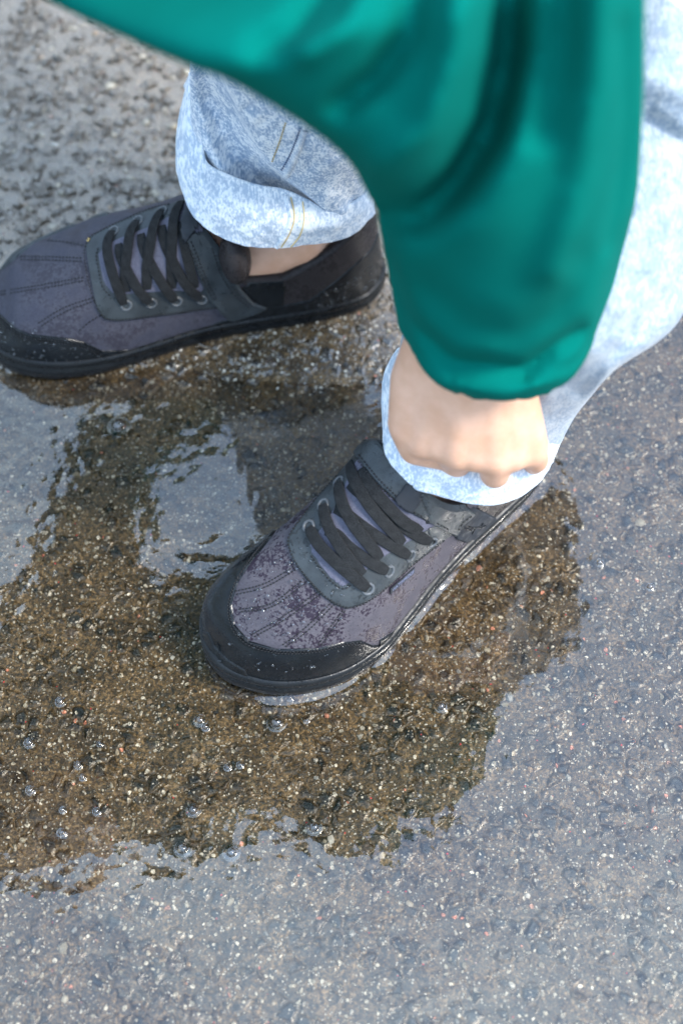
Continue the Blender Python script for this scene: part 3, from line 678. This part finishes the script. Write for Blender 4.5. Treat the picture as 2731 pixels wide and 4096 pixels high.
def capsule(a, b, ra, rb, n=20, m=8):
    a = np.array(a, float); b = np.array(b, float); ax = b - a; L = np.linalg.norm(ax); ax = ax / L if L > 1e-9 else np.array([0, 0, 1.])
    e = np.cross(ax, [0, 0, 1.] if abs(ax[2]) < .9 else [1., 0, 0]); e /= np.linalg.norm(e); f = np.cross(ax, e)
    rows = [(a - ax * ra * math.cos(t), ra * math.sin(t)) for t in np.linspace(.02, math.pi/2, m)] + [(b + ax * rb * math.sin(t), rb * math.cos(t)) for t in np.linspace(0, math.pi/2 - .02, m)]
    th = np.linspace(0, 2*math.pi, n, endpoint=False)
    P = np.array([c + r * (np.cos(th)[:, None] * e + np.sin(th)[:, None] * f) for c, r in rows])
    return P
def ellipsoid(c, rx, ry, rz, M3=None, n=28, m=18):
    t = np.linspace(.03, math.pi - .03, m); th = np.linspace(0, 2*math.pi, n, endpoint=False)
    P = np.stack([np.sin(t)[:, None] * np.cos(th) * rx, np.sin(t)[:, None] * np.sin(th) * ry, np.cos(t)[:, None] * np.ones(n) * rz], -1)
    if M3 is not None: P = P @ np.array(M3).T
    return P + np.array(c)
def union(name, tubes, voxel, mat, parent, smooth=4, label=None, post=None):
    parts = []
    for P in tubes:
        V, F = closed_tube(P)
        for f in F: f[:] = f
        parts.append((V, F))
    Vs = []; F4 = []; F3 = []; o = 0
    for V, F in parts: Vs.append(V); F4.append(F[0] + o); F3.append(F[1] + o); o += len(V)
    V = np.concatenate(Vs)
    ob = obj(name, V, [np.concatenate(F4), np.concatenate(F3)], mat)
    bm = __import__('bmesh').new(); bm.from_mesh(ob.data)
    __import__('bmesh').ops.recalc_face_normals(bm, faces=bm.faces); bm.to_mesh(ob.data); bm.free()
    md = ob.modifiers.new('r', 'REMESH'); md.mode = 'VOXEL'; md.voxel_size = voxel; md.use_smooth_shade = True
    ms = ob.modifiers.new('s', 'SMOOTH'); ms.iterations = smooth; ms.factor = .5
    dg = bpy.context.evaluated_depsgraph_get(); me = bpy.data.meshes.new_from_object(ob.evaluated_get(dg))
    old = ob.data; ob.modifiers.clear(); ob.data = me; bpy.data.meshes.remove(old); me.name = name
    if not me.materials: me.materials.append(mat)
    if post is not None:
        co = np.zeros(len(me.vertices) * 3, np.float32); me.vertices.foreach_get('co', co); co = post(co.reshape(-1, 3)); me.vertices.foreach_set('co', co.astype(np.float32).reshape(-1)); me.update()
    me.polygons.foreach_set('use_smooth', [True] * len(me.polygons))
    put(ob, parent); tag(ob, label); return ob
def pd(x, y, d): return WDv(np.array(x * 1.7417), np.array(y * 1.7417), np.array(d))

# ---- right trouser leg (the far one)
fold = [(505, 150), (520, 207), (549, 262), (578, 320), (615, 375), (655, 408), (695, 441), (743, 485), (790, 520)]
def relR(x, y):
    d, sd, t = d_line(x, y, fold); s_ = d * sd                     # positive to the right
    r = .026 * sstep(s_, -6, 7) * np.exp(-np.clip(s_, 0, 999) / 190) - .030 * np.exp(-((s_ + 40) / 40.) ** 2)
    d2, _, _ = d_line(x, y, [(440, 150), (452, 250), (475, 350), (520, 420)]); r = r + .007 * np.exp(-(d2 / 26.) ** 2)
    d3, _, _ = d_line(x, y, [(700, 290), (680, 350), (655, 410)]); r = r + .0018 * np.exp(-(d3 / 7.) ** 2)
    d4, _, _ = d_line(x, y, [(850, 380), (800, 470)]); r = r - .010 * np.exp(-(np.hypot(x - 815, y - 460) / 22.) ** 2)
    r = r + .0016 * blobnoise(x / 90, y / 90, 0, 11, 1.2, 3)
    return r
legR = pix_tube([([(450, 400), (520, 470), (640, 495), (760, 500), (845, 465)], 1.075, .036), ([(441, 320), (520, 370), (640, 400), (760, 430), (848, 420)], 1.045, .04),
                 ([(436, 220), (530, 250), (640, 300), (750, 350), (858, 370)], .995, .045), ([(436, 130), (540, 140), (660, 180), (780, 240), (880, 290)], .945, .05),
                 ([(440, -40), (560, -60), (700, -20), (820, 40), (900, 100)], .885, .055), ([(470, -330), (620, -350), (760, -300), (880, -260)], .80, .06)], 230, 330, relR)
V, F = closed_tube(legR, (False, False)); obj('trouser_leg', V, F, M['denim'], person)
def cuff(B, T, dB, dT, th, name, mat, nu=200, nv=70, bulge=.006, wall=.0045, mid=None, amp=.0012, seed=4):
    Mx = mid or [((a[0] + b[0]) / 2, (a[1] + b[1]) / 2) for a, b in zip(catmull(B, 12), catmull(T, 12))]
    P = pix_tube([(B, dB, th), (Mx, (dB + dT) / 2, th + bulge), (T, dT, th - .001)], nu, nv)
    c = P.mean(1, keepdims=True); P = P + (P - c) / np.linalg.norm(P - c, axis=-1, keepdims=True) * amp * blobnoise(P[..., 0] * 14, P[..., 1] * 14, P[..., 2] * 14, seed, 2., 3)[..., None]
    inn = lambda Q, k: Q + (Q.mean(0) - Q) / np.linalg.norm(Q.mean(0) - Q, axis=-1, keepdims=True) * k
    up = (P[-1] - P[-6]); up = up.mean(0); up /= np.linalg.norm(up)
    rows = [inn(P[12], wall * 1.2), inn(P[3], wall * 1.1) - up * .0006, inn(P[0], wall * .7) - up * .0022, inn(P[0], wall * .25) - up * .0018] + list(P) + [inn(P[-1], wall * .25) + up * .0018, inn(P[-1], wall * .7) + up * .0022, inn(P[-4], wall * 1.1), inn(P[-16], wall * 1.2)]
    V, F = closed_tube(np.array(rows), (False, False)); return obj(name, V, F, mat, person), P
cuffR, CRg = cuff([(424, 200), (407, 290), (404, 390), (418, 448), (445, 495), (492, 537), (564, 565), (637, 570), (710, 562), (783, 551), (822, 530), (864, 490)],
             [(434, 165), (436, 225), (458, 335), (472, 379), (520, 408), (571, 430), (659, 446), (710, 468), (758, 494), (798, 485), (838, 452), (857, 438)], 1.085, 1.06, .048, 'trouser_cuff', M['denim_cuff'])
tag(cuffR, 'pale rolled up cuff above the farther trainer')
# ---- left trouser leg (the near one)
def relL(x, y):
    r = .0018 * blobnoise(x / 90, y / 90, 0, 21, 1.2, 3)
    for ln, a, wd in (([(1420, 700), (1350, 800), (1260, 900)], .006, 22), ([(1567, 640), (1440, 780), (1330, 900)], -.006, 20), ([(1490, 280), (1568, 330)], -.012, 26), ([(1490, 180), (1600, 220)], .008, 40), ([(900, 900), (905, 1020)], .002, 10)):
        d, _, _ = d_line(x, y, ln); r = r + a * np.exp(-(d / wd) ** 2)
    return r
legL = pix_tube([([(930, 940), (935, 1040), (1000, 1100), (1100, 1115), (1180, 1100), (1250, 1070)], .965, .03), ([(915, 850), (930, 960), (1000, 1040), (1110, 1060), (1210, 1050), (1285, 1020)], .955, .036),
                 ([(925, 760), (960, 870), (1050, 950), (1150, 975), (1240, 965), (1317, 962)], .93, .042),
                 ([(960, 650), (1080, 780), (1220, 850), (1353, 915)], .90, .048), ([(1060, 520), (1200, 640), (1320, 740), (1412, 850)], .86, .05), ([(1180, 300), (1350, 480), (1480, 620), (1567, 723)], .87, .05),
                 ([(1280, 50), (1420, 200), (1540, 340), (1610, 460)], .87, .045), ([(1310, -200), (1430, -90), (1560, 20), (1650, 120)], .86, .045)], 200, 300, relL)
M['denim_sun_offset'] = material('sun_offset_denim', m_denim((.22, .28, .35), (.37, .41, .44), 5.))  # same jeans, tone lowered to offset direct sun on the near leg
V, F = closed_tube(legL, (False, False)); obj('trouser_leg', V, F, M['denim_sun_offset'], person)
cuffL, CLg = cuff([(895, 830), (883, 870), (876, 981), (883, 1064), (902, 1098), (998, 1137), (1076, 1156), (1139, 1161), (1190, 1143), (1241, 1108), (1270, 1060)],
             [(915, 800), (905, 850), (905, 930), (925, 985), (980, 1020), (1050, 1045), (1130, 1050), (1200, 1035), (1250, 1010), (1290, 985), (1303, 965)], .972, .958, .045, 'trouser_cuff', M['denim_cuff'], seed=9)
tag(cuffL, 'pale rolled up cuff pinched by the hand')
# seam on the far cuff: welt and two rows of thread
def surf_strip(G, ln, wd, ht, mat, name, parent, dash=0):
    f = gridF(G.shape[0], G.shape[1], closed_v=True); bv = BVHTree.FromPolygons(G.reshape(-1, 3).tolist(), f.tolist())
    P = arclen(catmull(D(ln), 60), 90); pts = []
    for x, y in P:
        r = ray(x, y); r /= np.linalg.norm(r); a, n, i, dd = bv.ray_cast(Vector((0, 0, CAM_H)), Vector(r))
        if a is None: continue
        n = np.array(n); n = n if (n @ r) < 0 else -n; pts.append((np.array(a), n))
    if len(pts) < 4: print('strip miss', name); return
    A = np.array([p for p, _ in pts]); N = np.array([n for _, n in pts]); k = np.ones(7) / 7
    N = np.stack([np.convolve(np.pad(N[:, c], 3, mode='edge'), k, 'valid') for c in range(3)], 1)
    T = np.gradient(A, axis=0); S = np.cross(N, T); S /= np.linalg.norm(S, axis=1, keepdims=True)
    parts = []; rng_ = range(0, len(A) - 3, 4) if dash else [0]
    for st_ in rng_:
        sl = slice(st_, st_ + 3) if dash else slice(0, len(A))
        a, n, s_ = A[sl], N[sl], S[sl]
        V = np.stack([a - s_*wd - n*.0006, a - s_*wd*.6 + n*ht, a + s_*wd*.6 + n*ht, a + s_*wd - n*.0006], 1); parts.append((V.reshape(-1, 3), gridF(len(a), 4)))
    V, F = merge(parts); return obj(name, V, F, mat, parent)
M['thread_gold'] = material('gold_thread', leather((.55, .42, .20), .7, 0, 900, 0))
M['thread_blue'] = material('blue_thread', leather((.08, .12, .22), .8, 0, 900, 0))
surf_strip(CRg, [(658, 449), (668, 500), (655, 540), (634, 568)], .0022, .0012, M['denim_cuff'], 'seam', cuffR)
surf_strip(CRg, [(668, 452), (676, 500), (665, 535), (646, 567)], .00055, .0007, M['thread_gold'], 'stitching', cuffR)
surf_strip(CRg, [(695, 462), (698, 505), (688, 540), (668, 566)], .00055, .0007, M['thread_gold'], 'stitching', cuffR)
LR = bpy.data.objects['trouser_leg']
surf_strip(legR, [(700, 298), (682, 350), (657, 404)], .0022, .0014, M['denim_cuff'], 'seam', LR)
surf_strip(legR, [(690, 292), (668, 350), (645, 392)], .0007, .0008, M['thread_blue'], 'stitching', LR, 1)
surf_strip(legR, [(656, 280), (640, 330), (624, 372)], .0007, .0008, M['thread_gold'], 'stitching', LR, 1)

# ---- sweater: near sleeve, hanging front, back, far sleeve in one knit
rowsS = [([(965, 740), (1035, 830), (1160, 860), (1275, 825), (1340, 720)], .845, .036), ([(922, 768), (1008, 889), (1160, 927), (1300, 884), (1387, 738)], .865, .050), ([(908, 715), (990, 835), (1155, 880), (1315, 830), (1402, 690)], .845, .055),
         ([(897, 660), (975, 770), (1150, 815), (1330, 760), (1420, 610)], .82, .058),
         ([(885, 600), (960, 690), (1150, 740), (1340, 680), (1440, 540)], .79, .06), ([(868, 520), (940, 590), (1150, 620), (1360, 550), (1462, 450)], .75, .06),
         ([(845, 455), (930, 510), (1120, 510), (1340, 420), (1472, 340)], .71, .06), ([(800, 370), (900, 410), (1100, 380), (1320, 290), (1478, 220)], .675, .06),
         ([(700, 288), (850, 310), (1060, 240), (1300, 160), (1481, 100)], .64, .055), ([(530, 187), (720, 190), (980, 110), (1280, 30), (1483, -20)], .61, .05),
         ([(430, 150), (640, 130), (920, 40), (1260, -40), (1484, -90)], .60, .05), ([(290, 88), (560, 40), (900, -40), (1260, -120), (1484, -160)], .615, .05),
         ([(100, -5), (390, -80), (780, -180), (1130, -250), (1360, -250)], .66, .05), ([(-80, -130), (250, -240), (640, -350), (930, -400), (1120, -390)], .70, .055)]
def relS(x, y):
    r = 0
    for ln, a, wd in (([(1170, -100), (1160, 120), (1120, 290), (1040, 420), (960, 490), (870, 490)], -.055, 52),
                      ([(1060, -50), (1040, 140), (980, 300), (880, 380)], .010, 45), ([(960, -50), (930, 80), (860, 180), (780, 240)], -.012, 36), ([(850, -50), (800, 60), (700, 120)], .008, 34),
                      ([(740, -30), (680, 60), (600, 110)], -.008, 26), ([(1380, -80), (1375, 200), (1340, 420), (1280, 620)], .010, 50), ([(1290, -60), (1280, 100), (1240, 300)], -.006, 40), ([(890, 620), (940, 740), (1040, 830), (1200, 850), (1330, 760)], -.011, 20),
                      ([(1330, 600), (1280, 720), (1180, 770), (1060, 740), (980, 660)], -.005, 40), ([(1430, 60), (1440, 300), (1400, 560)], -.006, 22),
                      ([(900, 745), (1000, 850), (1158, 890), (1312, 845), (1402, 720)], -.003, 7), ([(900, 780), (1010, 880), (1160, 905), (1310, 860), (1390, 760)], .005, 16)):
        d, _, _ = d_line(x, y, ln); r = r + (1.05 if a < -.02 else 1.9) * a * np.exp(-(d / wd) ** 2)
    return r
slv = pix_tube(rowsS, 120, 200, relS, back=.7)
# skeleton
shoL, shoR = (-.03, .63, .81), (-.385, .83, .92); chest = (-.13, .70, .88); belly = (.02, .86, .90); hip = (.12, 1.0, .86)
hipL, hipR = (.15, .92, .84), (.08, 1.06, .84); kneeL = pd(1490, -140, .86); kneeR = (.0, .84, .52); head = (-.34, .60, .92)
elbowL = pd(1150, 60, .70); elbowR = (-.335, 1.13, .86); handR = (-.06, 1.16, .66)
jk = [slv, capsule(shoL, shoR, .088, .12), capsule(chest, belly, .125, .13), capsule(belly, hip, .13, .135), capsule(shoL, belly, .085, .12), capsule(shoR, belly, .10, .12), capsule((-.06, .66, .76), (-.04, .72, .80), .07, .11),
      capsule(elbowL, shoL, .05, .078), capsule(shoR, elbowR, .09, .068), capsule((-.40, .62, .92), (-.43, .82, .92), .085, .085), capsule(elbowR, (-.10, 1.155, .69), .055, .042), capsule((-.02, .60, .70), (-.02, .66, .76), .07, .10), capsule((-.20, .66, .90), (-.29, .63, .91), .10, .085), capsule((-.22, .72, .84), (-.2, .6, .84), .10, .09)]  # unseen bulk beside the head added to fill the puddle's dark reflection
jk += [capsule(pd(480, -230, .72), chest, .045, .10), capsule(pd(800, -330, .74), chest, .05, .10), capsule(pd(200, -200, .72), (-.2, .68, .84), .035, .09)]
sweater = union('sweater', jk, .0034, M['knit'], person, 5)
# trousers above the knee
union('jeans', [capsule(kneeL, hipL, .05, .085), capsule(kneeR, hipR, .068, .095), capsule(hipL, hipR, .11, .11), capsule(hip, belly, .12, .11), capsule(legR[-1].mean(0), kneeR, .058, .066), capsule(legL[-1].mean(0), kneeL, .046, .050)], .006, M['denim_cuff'], person, 4)
# body: one continuous skin
ankR = shR.world(np.array([[.068, 0, .075]]))[0]; ankL = shL.world(np.array([[.068, 0, .075]]))[0]
ftR = shR.world(np.array([[.17, 0, .045]]))[0]; ftL = shL.world(np.array([[.17, 0, .045]]))[0]
hlR = shR.world(np.array([[.045, 0, .04]]))[0]; hlL = shL.world(np.array([[.045, 0, .04]]))[0]
mR = legR[200].mean(0) + np.array([.015, .065, -.03]); mL = legL[160].mean(0) + np.array([0, .02, -.01])
wr = pd(1100, 700, .83)
def chain(pts, rad): return [capsule(a, b, ra, rb) for a, b, ra, rb in zip(pts[:-1], pts[1:], rad[:-1], rad[1:])]
body = [capsule(hlR, ankR, .026, .031), capsule(ankR, mR, .029, .026), capsule(ankR, ftR, .030, .030), capsule(hlL, ankL, .026, .031), capsule(ankL, mL, .029, .026), capsule(ankL, ftL, .030, .030),
        capsule(mR, kneeR, .026, .045), capsule(mL, kneeL, .026, .045), capsule(kneeR, hipR, .045, .075), capsule(kneeL, hipL, .045, .075), capsule(hipL, hipR, .085, .085), capsule(hip, chest, .10, .095), capsule(shoL, shoR, .06, .06), capsule(chest, shoL, .09, .06), capsule(chest, shoR, .09, .06),
        capsule(shoL, elbowL, .055, .043), capsule(shoR, elbowR, .055, .042), capsule(elbowR, handR, .04, .028), capsule(elbowL, wr, .042, .029), capsule(chest, (-.24, .65, .90), .07, .056), capsule((-.24, .65, .90), head, .055, .06)]
hx = np.array([-.80, -.25, -.54]); hx /= np.linalg.norm(hx)            # where the crown points
fz = np.array([-.35, -.35, -.87]); fz -= hx * (fz @ hx); fz /= np.linalg.norm(fz); sy = np.cross(hx, fz)
H3 = np.stack([sy, fz, hx], 1)
hc = np.array(head) + hx * .035
def hp(a, b, c): return hc + sy * a + fz * b + hx * c
body += [ellipsoid(hc + hx * .02, .074, .094, .098, H3), ellipsoid(hp(0, .028, -.045), .056, .062, .062, H3), capsule(hp(0, .088, .012), hp(0, .108, -.022), .009, .014), capsule(hp(-.018, .082, -.058), hp(.018, .082, -.058), .010, .010), capsule(hp(0, .068, -.098), hp(0, .070, -.095), .018, .018),
         ellipsoid(hp(.076, -.005, -.005), .008, .018, .030, H3), ellipsoid(hp(-.076, -.005, -.005), .008, .018, .030, H3), capsule(hp(-.045, .076, .026), hp(.045, .076, .026), .011, .011)]
# near hand: metacarpals fan from the wrist to the knuckles, fingers hook over the hem
for a, b in (((1040, 770, .842), (975, 1012, .892)), ((1075, 760, .838), (1052, 1036, .884)), ((1110, 760, .838), (1135, 1048, .884)), ((1150, 770, .842), (1216, 1030, .893)), ((1060, 765, .84), (1015, 1020, .888)), ((1095, 760, .838), (1093, 1040, .884)), ((1130, 765, .84), (1175, 1040, .888))):
    body.append(capsule(pd(*a), pd(*b), .0150, .0125))
body += [capsule(wr, pd(1085, 800, .845), .029, .024), capsule(wr, pd(1115, 800, .845), .027, .022)]
fing = [([(975, 1012, .892), (955, 1030, .915), (975, 1050, .938), (1000, 1020, .945)], [.0118, .0100, .0088, .0078]),
        ([(1052, 1036, .884), (1046, 1059, .906), (1060, 1070, .936), (1065, 1035, .947)], [.0122, .0102, .0090, .0080]),
        ([(1135, 1048, .884), (1136, 1087, .903), (1140, 1085, .932), (1140, 1050, .945)], [.0122, .0100, .0088, .0078]),
        ([(1216, 1030, .893), (1230, 1056, .912), (1222, 1065, .936), (1215, 1035, .944)], [.0112, .0088, .0078, .0070]),
        ([(1005, 770, .850), (950, 870, .874), (938, 975, .892), (955, 1028, .905), (1010, 1046, .915)], [.0190, .0150, .0135, .0115, .0095])]
for pts, rad in fing: body += chain([pd(*p) for p in pts], rad)
# far hand, relaxed on the far knee
wR = np.array(handR); body.append(capsule(wR, wR + (.05, -.03, -.03), .026, .022))
for k, (ln, r_) in enumerate(((.040, .0080), (.046, .0085), (.043, .0082), (.034, .0072))):
    b0 = wR + np.array([.062, -.045 + k * .0, -.035]) + np.array([.012, .018, 0]) * (k - 1.5) * 1.1
    b1 = b0 + np.array([ln * .7, -ln * .55, -ln * .3]); b2 = b1 + np.array([ln * .3, -ln * .25, -ln * .6]); body += [capsule(wR + (.02, -.01, -.01), b0, .018, .011)] + chain([b0, b1, b2], [.0098, r_ + .001, r_])
body += chain([wR + (.02, -.02, 0), wR + (.035, -.065, -.01), wR + (.065, -.085, -.025)], [.016, .012, .009])
bodyo = union('body', body, .0024, M['skin'], person, 9)
# hair and eyes
hr = ellipsoid(hc + hx * .030 - fz * .012, .083, .098, .102, H3, 60, 40)
keep = ((hr - hc) @ fz < .045 + .5 * np.clip((hr - hc) @ hx - .03, 0, 1)) & ((hr - hc) @ hx > -.07)
nz_ = blobnoise(hr[..., 0] * 60, hr[..., 1] * 60, hr[..., 2] * 60, 3, 1, 3); hr = hr + (hr - hc) * .05 * nz_[..., None]
V, F = closed_tube(hr); F[0] = F[0][keep.reshape(-1)[F[0]].all(1)]; obj('hair', V, F[0], M['hair'], person)
for sx in (-1, 1):
    e = ellipsoid(hp(.031 * sx, .080, .006), .012, .010, .010, H3); V, F = closed_tube(e); eo = obj('eye', V, F, M['eye'], person)
    e = ellipsoid(hp(.031 * sx, .0875, .006), .0055, .003, .0055, H3); V, F = closed_tube(e); obj('pupil', V, F, M['hair'], eo)

tp_ = ellipsoid(WZ(940, 1030, .088), .012, .019, .022, np.stack([shR.ex, shR.ey, [0, 0, 1.]], 1)); V, F = closed_tube(tp_); obj('tongue_padding', V, F, M['collar'], shR.upper)
# ------------------------------------------------------------------ ground and puddle
def axis(lo, hi, d, far):
    a = list(np.arange(lo, hi, d)); st_ = d
    x = a[-1]
    while x < far: st_ *= 1.25; x += st_; a.append(x)
    st_ = d; x = a[0]; b = []
    while x > -far: st_ *= 1.25; x -= st_; b.append(x)
    return np.array(b[::-1] + a)
def macro(x, y):
    h = -.0042 + .0072 * sstep(y, .60, .70) * sstep(.12 - x, -.02, .10) + .0009 * blobnoise(x, y, 0, 3, 5., 2)
    h = h + .0020 * sstep(.33 - y, 0, .12) * sstep(-.02 - x, 0, .08)
    far = np.maximum(np.maximum(np.abs(x) - .62, y - 1.25), -.12 - y)
    return h + .010 * sstep(far, 0, .12)
gx = axis(-.37, .37, GRID, 60); gy = axis(.13, 1.18, GRID, 60)
GX, GY = np.meshgrid(gx, gy, indexing='ij')
V = np.stack([GX, GY, macro(GX, GY)], -1).reshape(-1, 3)
road = obj('road', V, gridF(len(gx), len(gy)), M['road']); tag(road, 'wet asphalt ground set with small pale stone chips', 'road', kind='structure')
# loose and half sunk stone chips, far too many to count
def ico():
    t = (1 + 5 ** .5) / 2; V = np.array([(-1,t,0),(1,t,0),(-1,-t,0),(1,-t,0),(0,-1,t),(0,1,t),(0,-1,-t),(0,1,-t),(t,0,-1),(t,0,1),(-t,0,-1),(-t,0,1)], float) / math.hypot(1, t)
    F = np.array([(0,11,5),(0,5,1),(0,1,7),(0,7,10),(0,10,11),(1,5,9),(5,11,4),(11,10,2),(10,7,6),(7,1,8),(3,9,4),(3,4,2),(3,2,6),(3,6,8),(3,8,9),(4,9,5),(2,4,11),(6,2,10),(8,6,7),(9,8,1)]); return V, F
def chips(n, far=0):
    V0, F0 = ico(); x = rng.uniform(-.36, .36, n); y = rng.uniform(.14, 1.15, n); r = np.exp(rng.normal(math.log(.00115), .45, n)).clip(.0005, .0042)
    r = np.where((y > .72) & (x < .12), r * 1.5, r)
    big_ = [(760, 1925, 5.2, 7), (876, 1962, 4.2, 3), (750, 1640, 3.4, 6), (905, 1650, 2.6, 6), (632, 1735, 3.8, 0), (725, 1742, 3.2, 7), (690, 1705, 3.0, 0), (1062, 1625, 2.8, 7), (395, 1505, 3.0, 7), (290, 1085, 3.0, 1), (1100, 1300, 4.2, 6), (1235, 1590, 3.2, 7), (1075, 1530, 3.4, 0), (560, 1995, 3.0, 7), (940, 2075, 5.0, 3), (640, 1275, 2.6, 1), (1455, 2000, 3.2, 0), (1270, 1720, 2.8, 7), (855, 2000, 3.0, 7), (160, 990, 3.2, 7), (230, 1190, 2.8, 0)]
    ab = blobnoise(x, y, 0, 71, 9, 3) > rng.uniform(-1.2, .9, n); x, y, r = x[ab], y[ab], r[ab]; n = len(x) + len(big_)
    bp = np.array([WZ(a * 1.7417, b * 1.7417, 0.)[:2] for a, b, _, _ in big_]); x = np.r_[x, bp[:, 0]]; y = np.r_[y, bp[:, 1]]; r = np.r_[r, [c * .00062 for _, _, c, _ in big_]]
    ax = rng.uniform(0, 6.283, n); el = rng.uniform(.5, 1., n); fl = rng.uniform(.35, .7, n)
    W = V0[None] * (1 + rng.normal(0, .16, (n, 12, 1))) * np.stack([r, r * el, r * fl], 1)[:, None]
    c, s_ = np.cos(ax)[:, None], np.sin(ax)[:, None]
    X = W[..., 0] * c - W[..., 1] * s_ + x[:, None]; Y = W[..., 0] * s_ + W[..., 1] * c + y[:, None]
    Z = W[..., 2] + (macro(x, y) + .0001 + rng.uniform(-.0003, .0006, n))[:, None]
    T = np.array([(.48, .43, .33), (.34, .30, .22), (.30, .30, .28), (.50, .42, .30), (.04, .042, .045), (.025, .024, .022), (.55, .24, .16), (.55, .52, .45), (.30, .20, .11)])
    k = rng.choice(9, n, p=[.16, .16, .12, .11, .14, .16, .01, .05, .09]); k[-len(big_):] = [c[3] for c in big_]; col = T[k] * rng.uniform(.7, 1.15, (n, 1))
    F = (F0[None] + (np.arange(n) * 12)[:, None, None]).reshape(-1, 3)
    o = obj('stone_chips', np.stack([X, Y, Z], -1).reshape(-1, 3), F, M['chip'], smooth=False)
    a = o.data.color_attributes.new('tone', 'FLOAT_COLOR', 'POINT'); a.data.foreach_set('color', np.column_stack([np.repeat(col, 12, 0), np.ones(n * 12)]).astype(np.float32).reshape(-1))
    tag(o, 'pale and dark stone chips scattered over the wet asphalt', 'gravel', kind='stuff')
chips(6500)
# water, one thin sheet that climbs where it meets the trainers
wx = np.arange(-.66, .6601, .0022); wy = np.arange(-.16, 1.30, .0022); WX, WY = np.meshgrid(wx, wy, indexing='ij')
def shoe_dist(sh):
    return sd_poly(WX, WY, sh.outline[::3])
Wz = np.zeros(WX.shape)
for sh, amp in ((shL, .0019), (shR, .0010)):
    d_ = shoe_dist(sh); Wz += amp * (.12 + .88 * sstep((WX - sh.o[0]) * -sh.ex[1] * (1 if sh is shL else 0) + (WY - sh.o[1]) * sh.ex[0] * (1 if sh is shL else 0), .015, .045)) * (1 + .5 * blobnoise(WX, WY, 0, 8, 16, 2)) * np.exp(-np.clip(-d_, 0, 1) / .0022)
Wz += .00006 * blobnoise(WX, WY, 0, 5, 9, 3)
puddle = obj('puddle', np.stack([WX, WY, Wz], -1).reshape(-1, 3), gridF(len(wx), len(wy)), M['water']); tag(puddle, 'shallow rain puddle mirroring sky and the bending person', 'puddle', kind='structure')

# bubbles floating on the puddle (picture places on the source photograph's ground)
def bubble(px, py, r, label, group=None):
    c = WZ(px, py, .0002); t = np.linspace(.02, math.pi / 2 + .25, 14)[:, None]; th = np.linspace(0, 2*math.pi, 28, endpoint=False)[None]
    P = c + r * np.stack([np.sin(t) * np.cos(th), np.sin(t) * np.sin(th), .85 * np.cos(t) + 0 * th], -1)
    P = np.concatenate([P, (c + np.stack([1.5 * r * np.cos(th[0]), 1.5 * r * np.sin(th[0]), 0 * th[0] - .0001], -1))[None], (c + np.stack([2.1 * r * np.cos(th[0]), 2.1 * r * np.sin(th[0]), 0 * th[0] - .0008], -1))[None]])
    V, F = closed_tube(P, (True, False)); o = obj('air_bubble', V, F, M['drop']); tag(o, label, 'bubble', group); return o
bubble(1106, 2890, .0034, 'large clear bubble in the puddle just below the nearer shoe toe')
bubble(475, 1700, .0046, 'largest bubble, in the sky reflection below the farther shoe')
bubble(1160, 2790, .0016, 'tiny bubble touching the front edge of the nearer shoe sole')
bubble(2398, 2248, .0020, 'left one of two lone bubbles at the right of the puddle')
bubble(2600, 2345, .0018, 'right one of two lone bubbles at the right of the puddle')
bubble(1764, 2825, .0024, 'clear bubble near the right edge of the dark reflection')
where = [(240, 2805, .0022, 'small bubble at the left, level with the nearer shoe toe tip'), (800, 2880, .0026, 'left one of a touching bubble pair below the nearer shoe toe'), (822, 2908, .0018, 'right one of a touching bubble pair below the nearer shoe toe'),
    (115, 2970, .0022, 'bubble closest to the left picture edge in the dark reflection'), (398, 2975, .0014, 'lone tiny bubble left of centre below the nearer shoe'), (1226, 2882, .0014, 'tiny bubble just right of the large clear bubble'),
    (312, 3060, .0018, 'upper one of two stacked small bubbles at lower left'), (330, 3110, .0016, 'lower one of two stacked small bubbles at lower left'), (120, 3160, .0020, 'bubble near the left picture edge below its neighbour'),
    (910, 3070, .0016, 'left one of a close bubble pair in the middle of the brown water'), (960, 3060, .0016, 'right one of a close bubble pair in the middle of the brown water'), (772, 3240, .0026, 'round bubble in the lower middle of the brown water'),
    (250, 3240, .0016, 'small bubble at lower left with another just right of it'), (385, 3245, .0018, 'small bubble right of another in the lower left brown water'), (245, 3330, .0020, 'bubble near the bottom left edge of the dark reflection'),
    (730, 3395, .0030, 'left one of two big bubbles along the lower edge of the dark reflection'), (925, 3410, .0030, 'right one of two big bubbles along the lower edge of the dark reflection'), (1255, 3310, .0028, 'bubble at the lower right notch of the dark reflection')]
for x, y, r, lb in where: bubble(x, y, r, lb, 'bubbles floating in the dark reflection')
